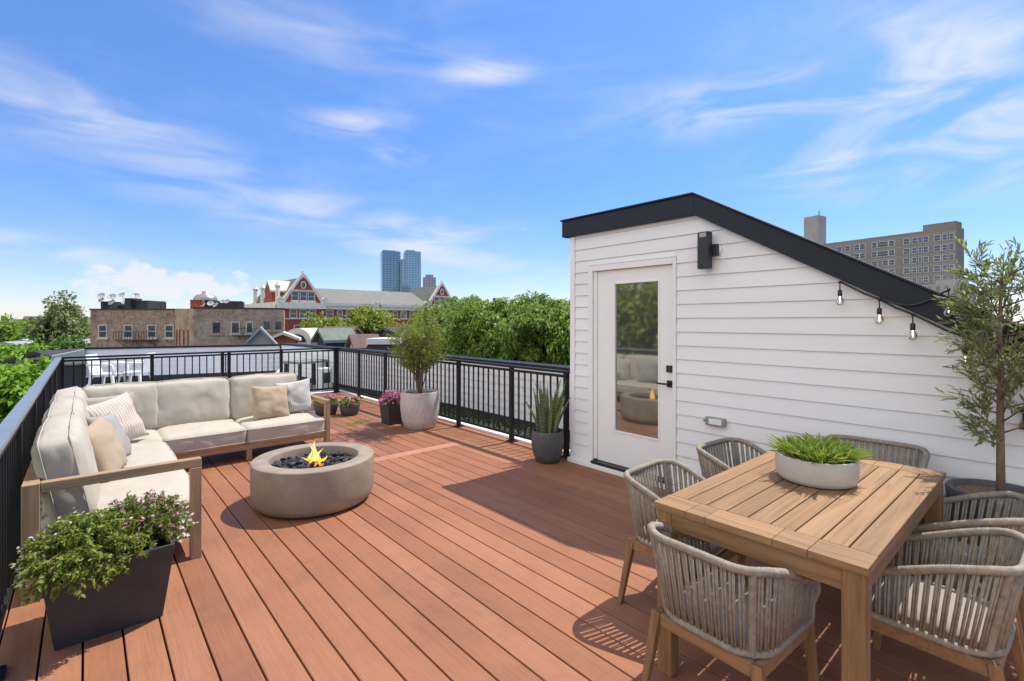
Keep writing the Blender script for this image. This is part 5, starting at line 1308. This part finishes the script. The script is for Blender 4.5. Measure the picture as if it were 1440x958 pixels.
T('lighter green tree rising behind the top of the potted shrub', 612, 34, 440, 500, 44, 'leafyellow', leaf=.36, cr=.7, ncl=80, per=50, trunk=.2)
T('yellow green tree in front of the long school roof', 519, 46, 437, 478, 54, 'leafyellow', leaf=.42, cr=.75, ncl=70, per=50, trunk=.2, lump=.35)
T('bright yellow green tree in front of the school windows', 459, 44, 450, 484, 46, 'leafyellow', leaf=.42, cr=.7, ncl=60, per=50, trunk=.2, lump=.35)
T('tall pale straggly tree beside the tan brick building', 95, 54, 419, 500, 46, 'leafpale', leaf=.42, cr=.75, ncl=46, per=44, trunk=.22, lump=.5, shell=.3)
T('shorter pale tree left of the tall straggly one', 74, 50, 432, 500, 40, 'leafpale', leaf=.46, cr=.7, ncl=42, per=34, trunk=.2, lump=.5, shell=.3)
T('dark bushy tree between the low houses and the white parapet', 88, 33, 478, 520, 46, 'leafdark', leaf=.28, cr=.5, ncl=50, per=50, trunk=.15)
T('round green tree at the far left above the row houses', 22, 95, 454, 500, 74, 'leaftree', leaf=.8, cr=1.6, ncl=80, per=45, trunk=.3)
T('green tree between the far left tree and the pale trees', 58, 90, 460, 500, 46, 'leafbright', leaf=.75, cr=1.4, ncl=60, per=45, trunk=.3)
T('bright green tree just outside the left railing', 10, 13.5, 510, 700, 165, 'leafbright', leaf=.24, cr=.5, ncl=150, per=70, trunk=.2, droop=.25)
T('light green tree under the row houses on the left', 25, 30, 492, 530, 62, 'leafbright', leaf=.3, cr=.6, ncl=60, per=50, trunk=.2)
T('small tree behind the brown roofs below the school', 486, 40, 462, 482, 26, 'leafyellow', leaf=.36, cr=.55, ncl=36, per=40, trunk=.15)
tree('leafy_tree', 'tall green tree mirrored in the door glass beyond the far left of the deck', -9.2, 12.0, GZ, .2, 3.0, 3.0, M['leafyellow'], leaf=.34, ncl=150, per=50, cr=.9, trunk=.25)
tree('leafy_tree', 'second green tree mirrored in the door glass further from the deck', -15.0, 16, GZ, .5, 4.0, 3.2, M['leaftree'], leaf=.40, ncl=120, per=50, cr=1.0, trunk=.25)
# distant tree line that reads as one mass
P_, D_ = [], []
n = 5200; ang = R(-20) + R(85) * rng.random(n); dist = 240 + 260 * rng.random(n)
P_ = np.stack([np.sin(ang) * dist, np.cos(ang) * dist, GZ + 2 + (7.5 * rng.random(n) ** .5) * (1 + .25 * np.sin(ang * 37))], 1)
stuff(tag(leaves('far_woodland', M['leafdark'], None, P_, sph(n), 5.5, 4.0), 'hazy line of trees along the horizon', 'woodland'))
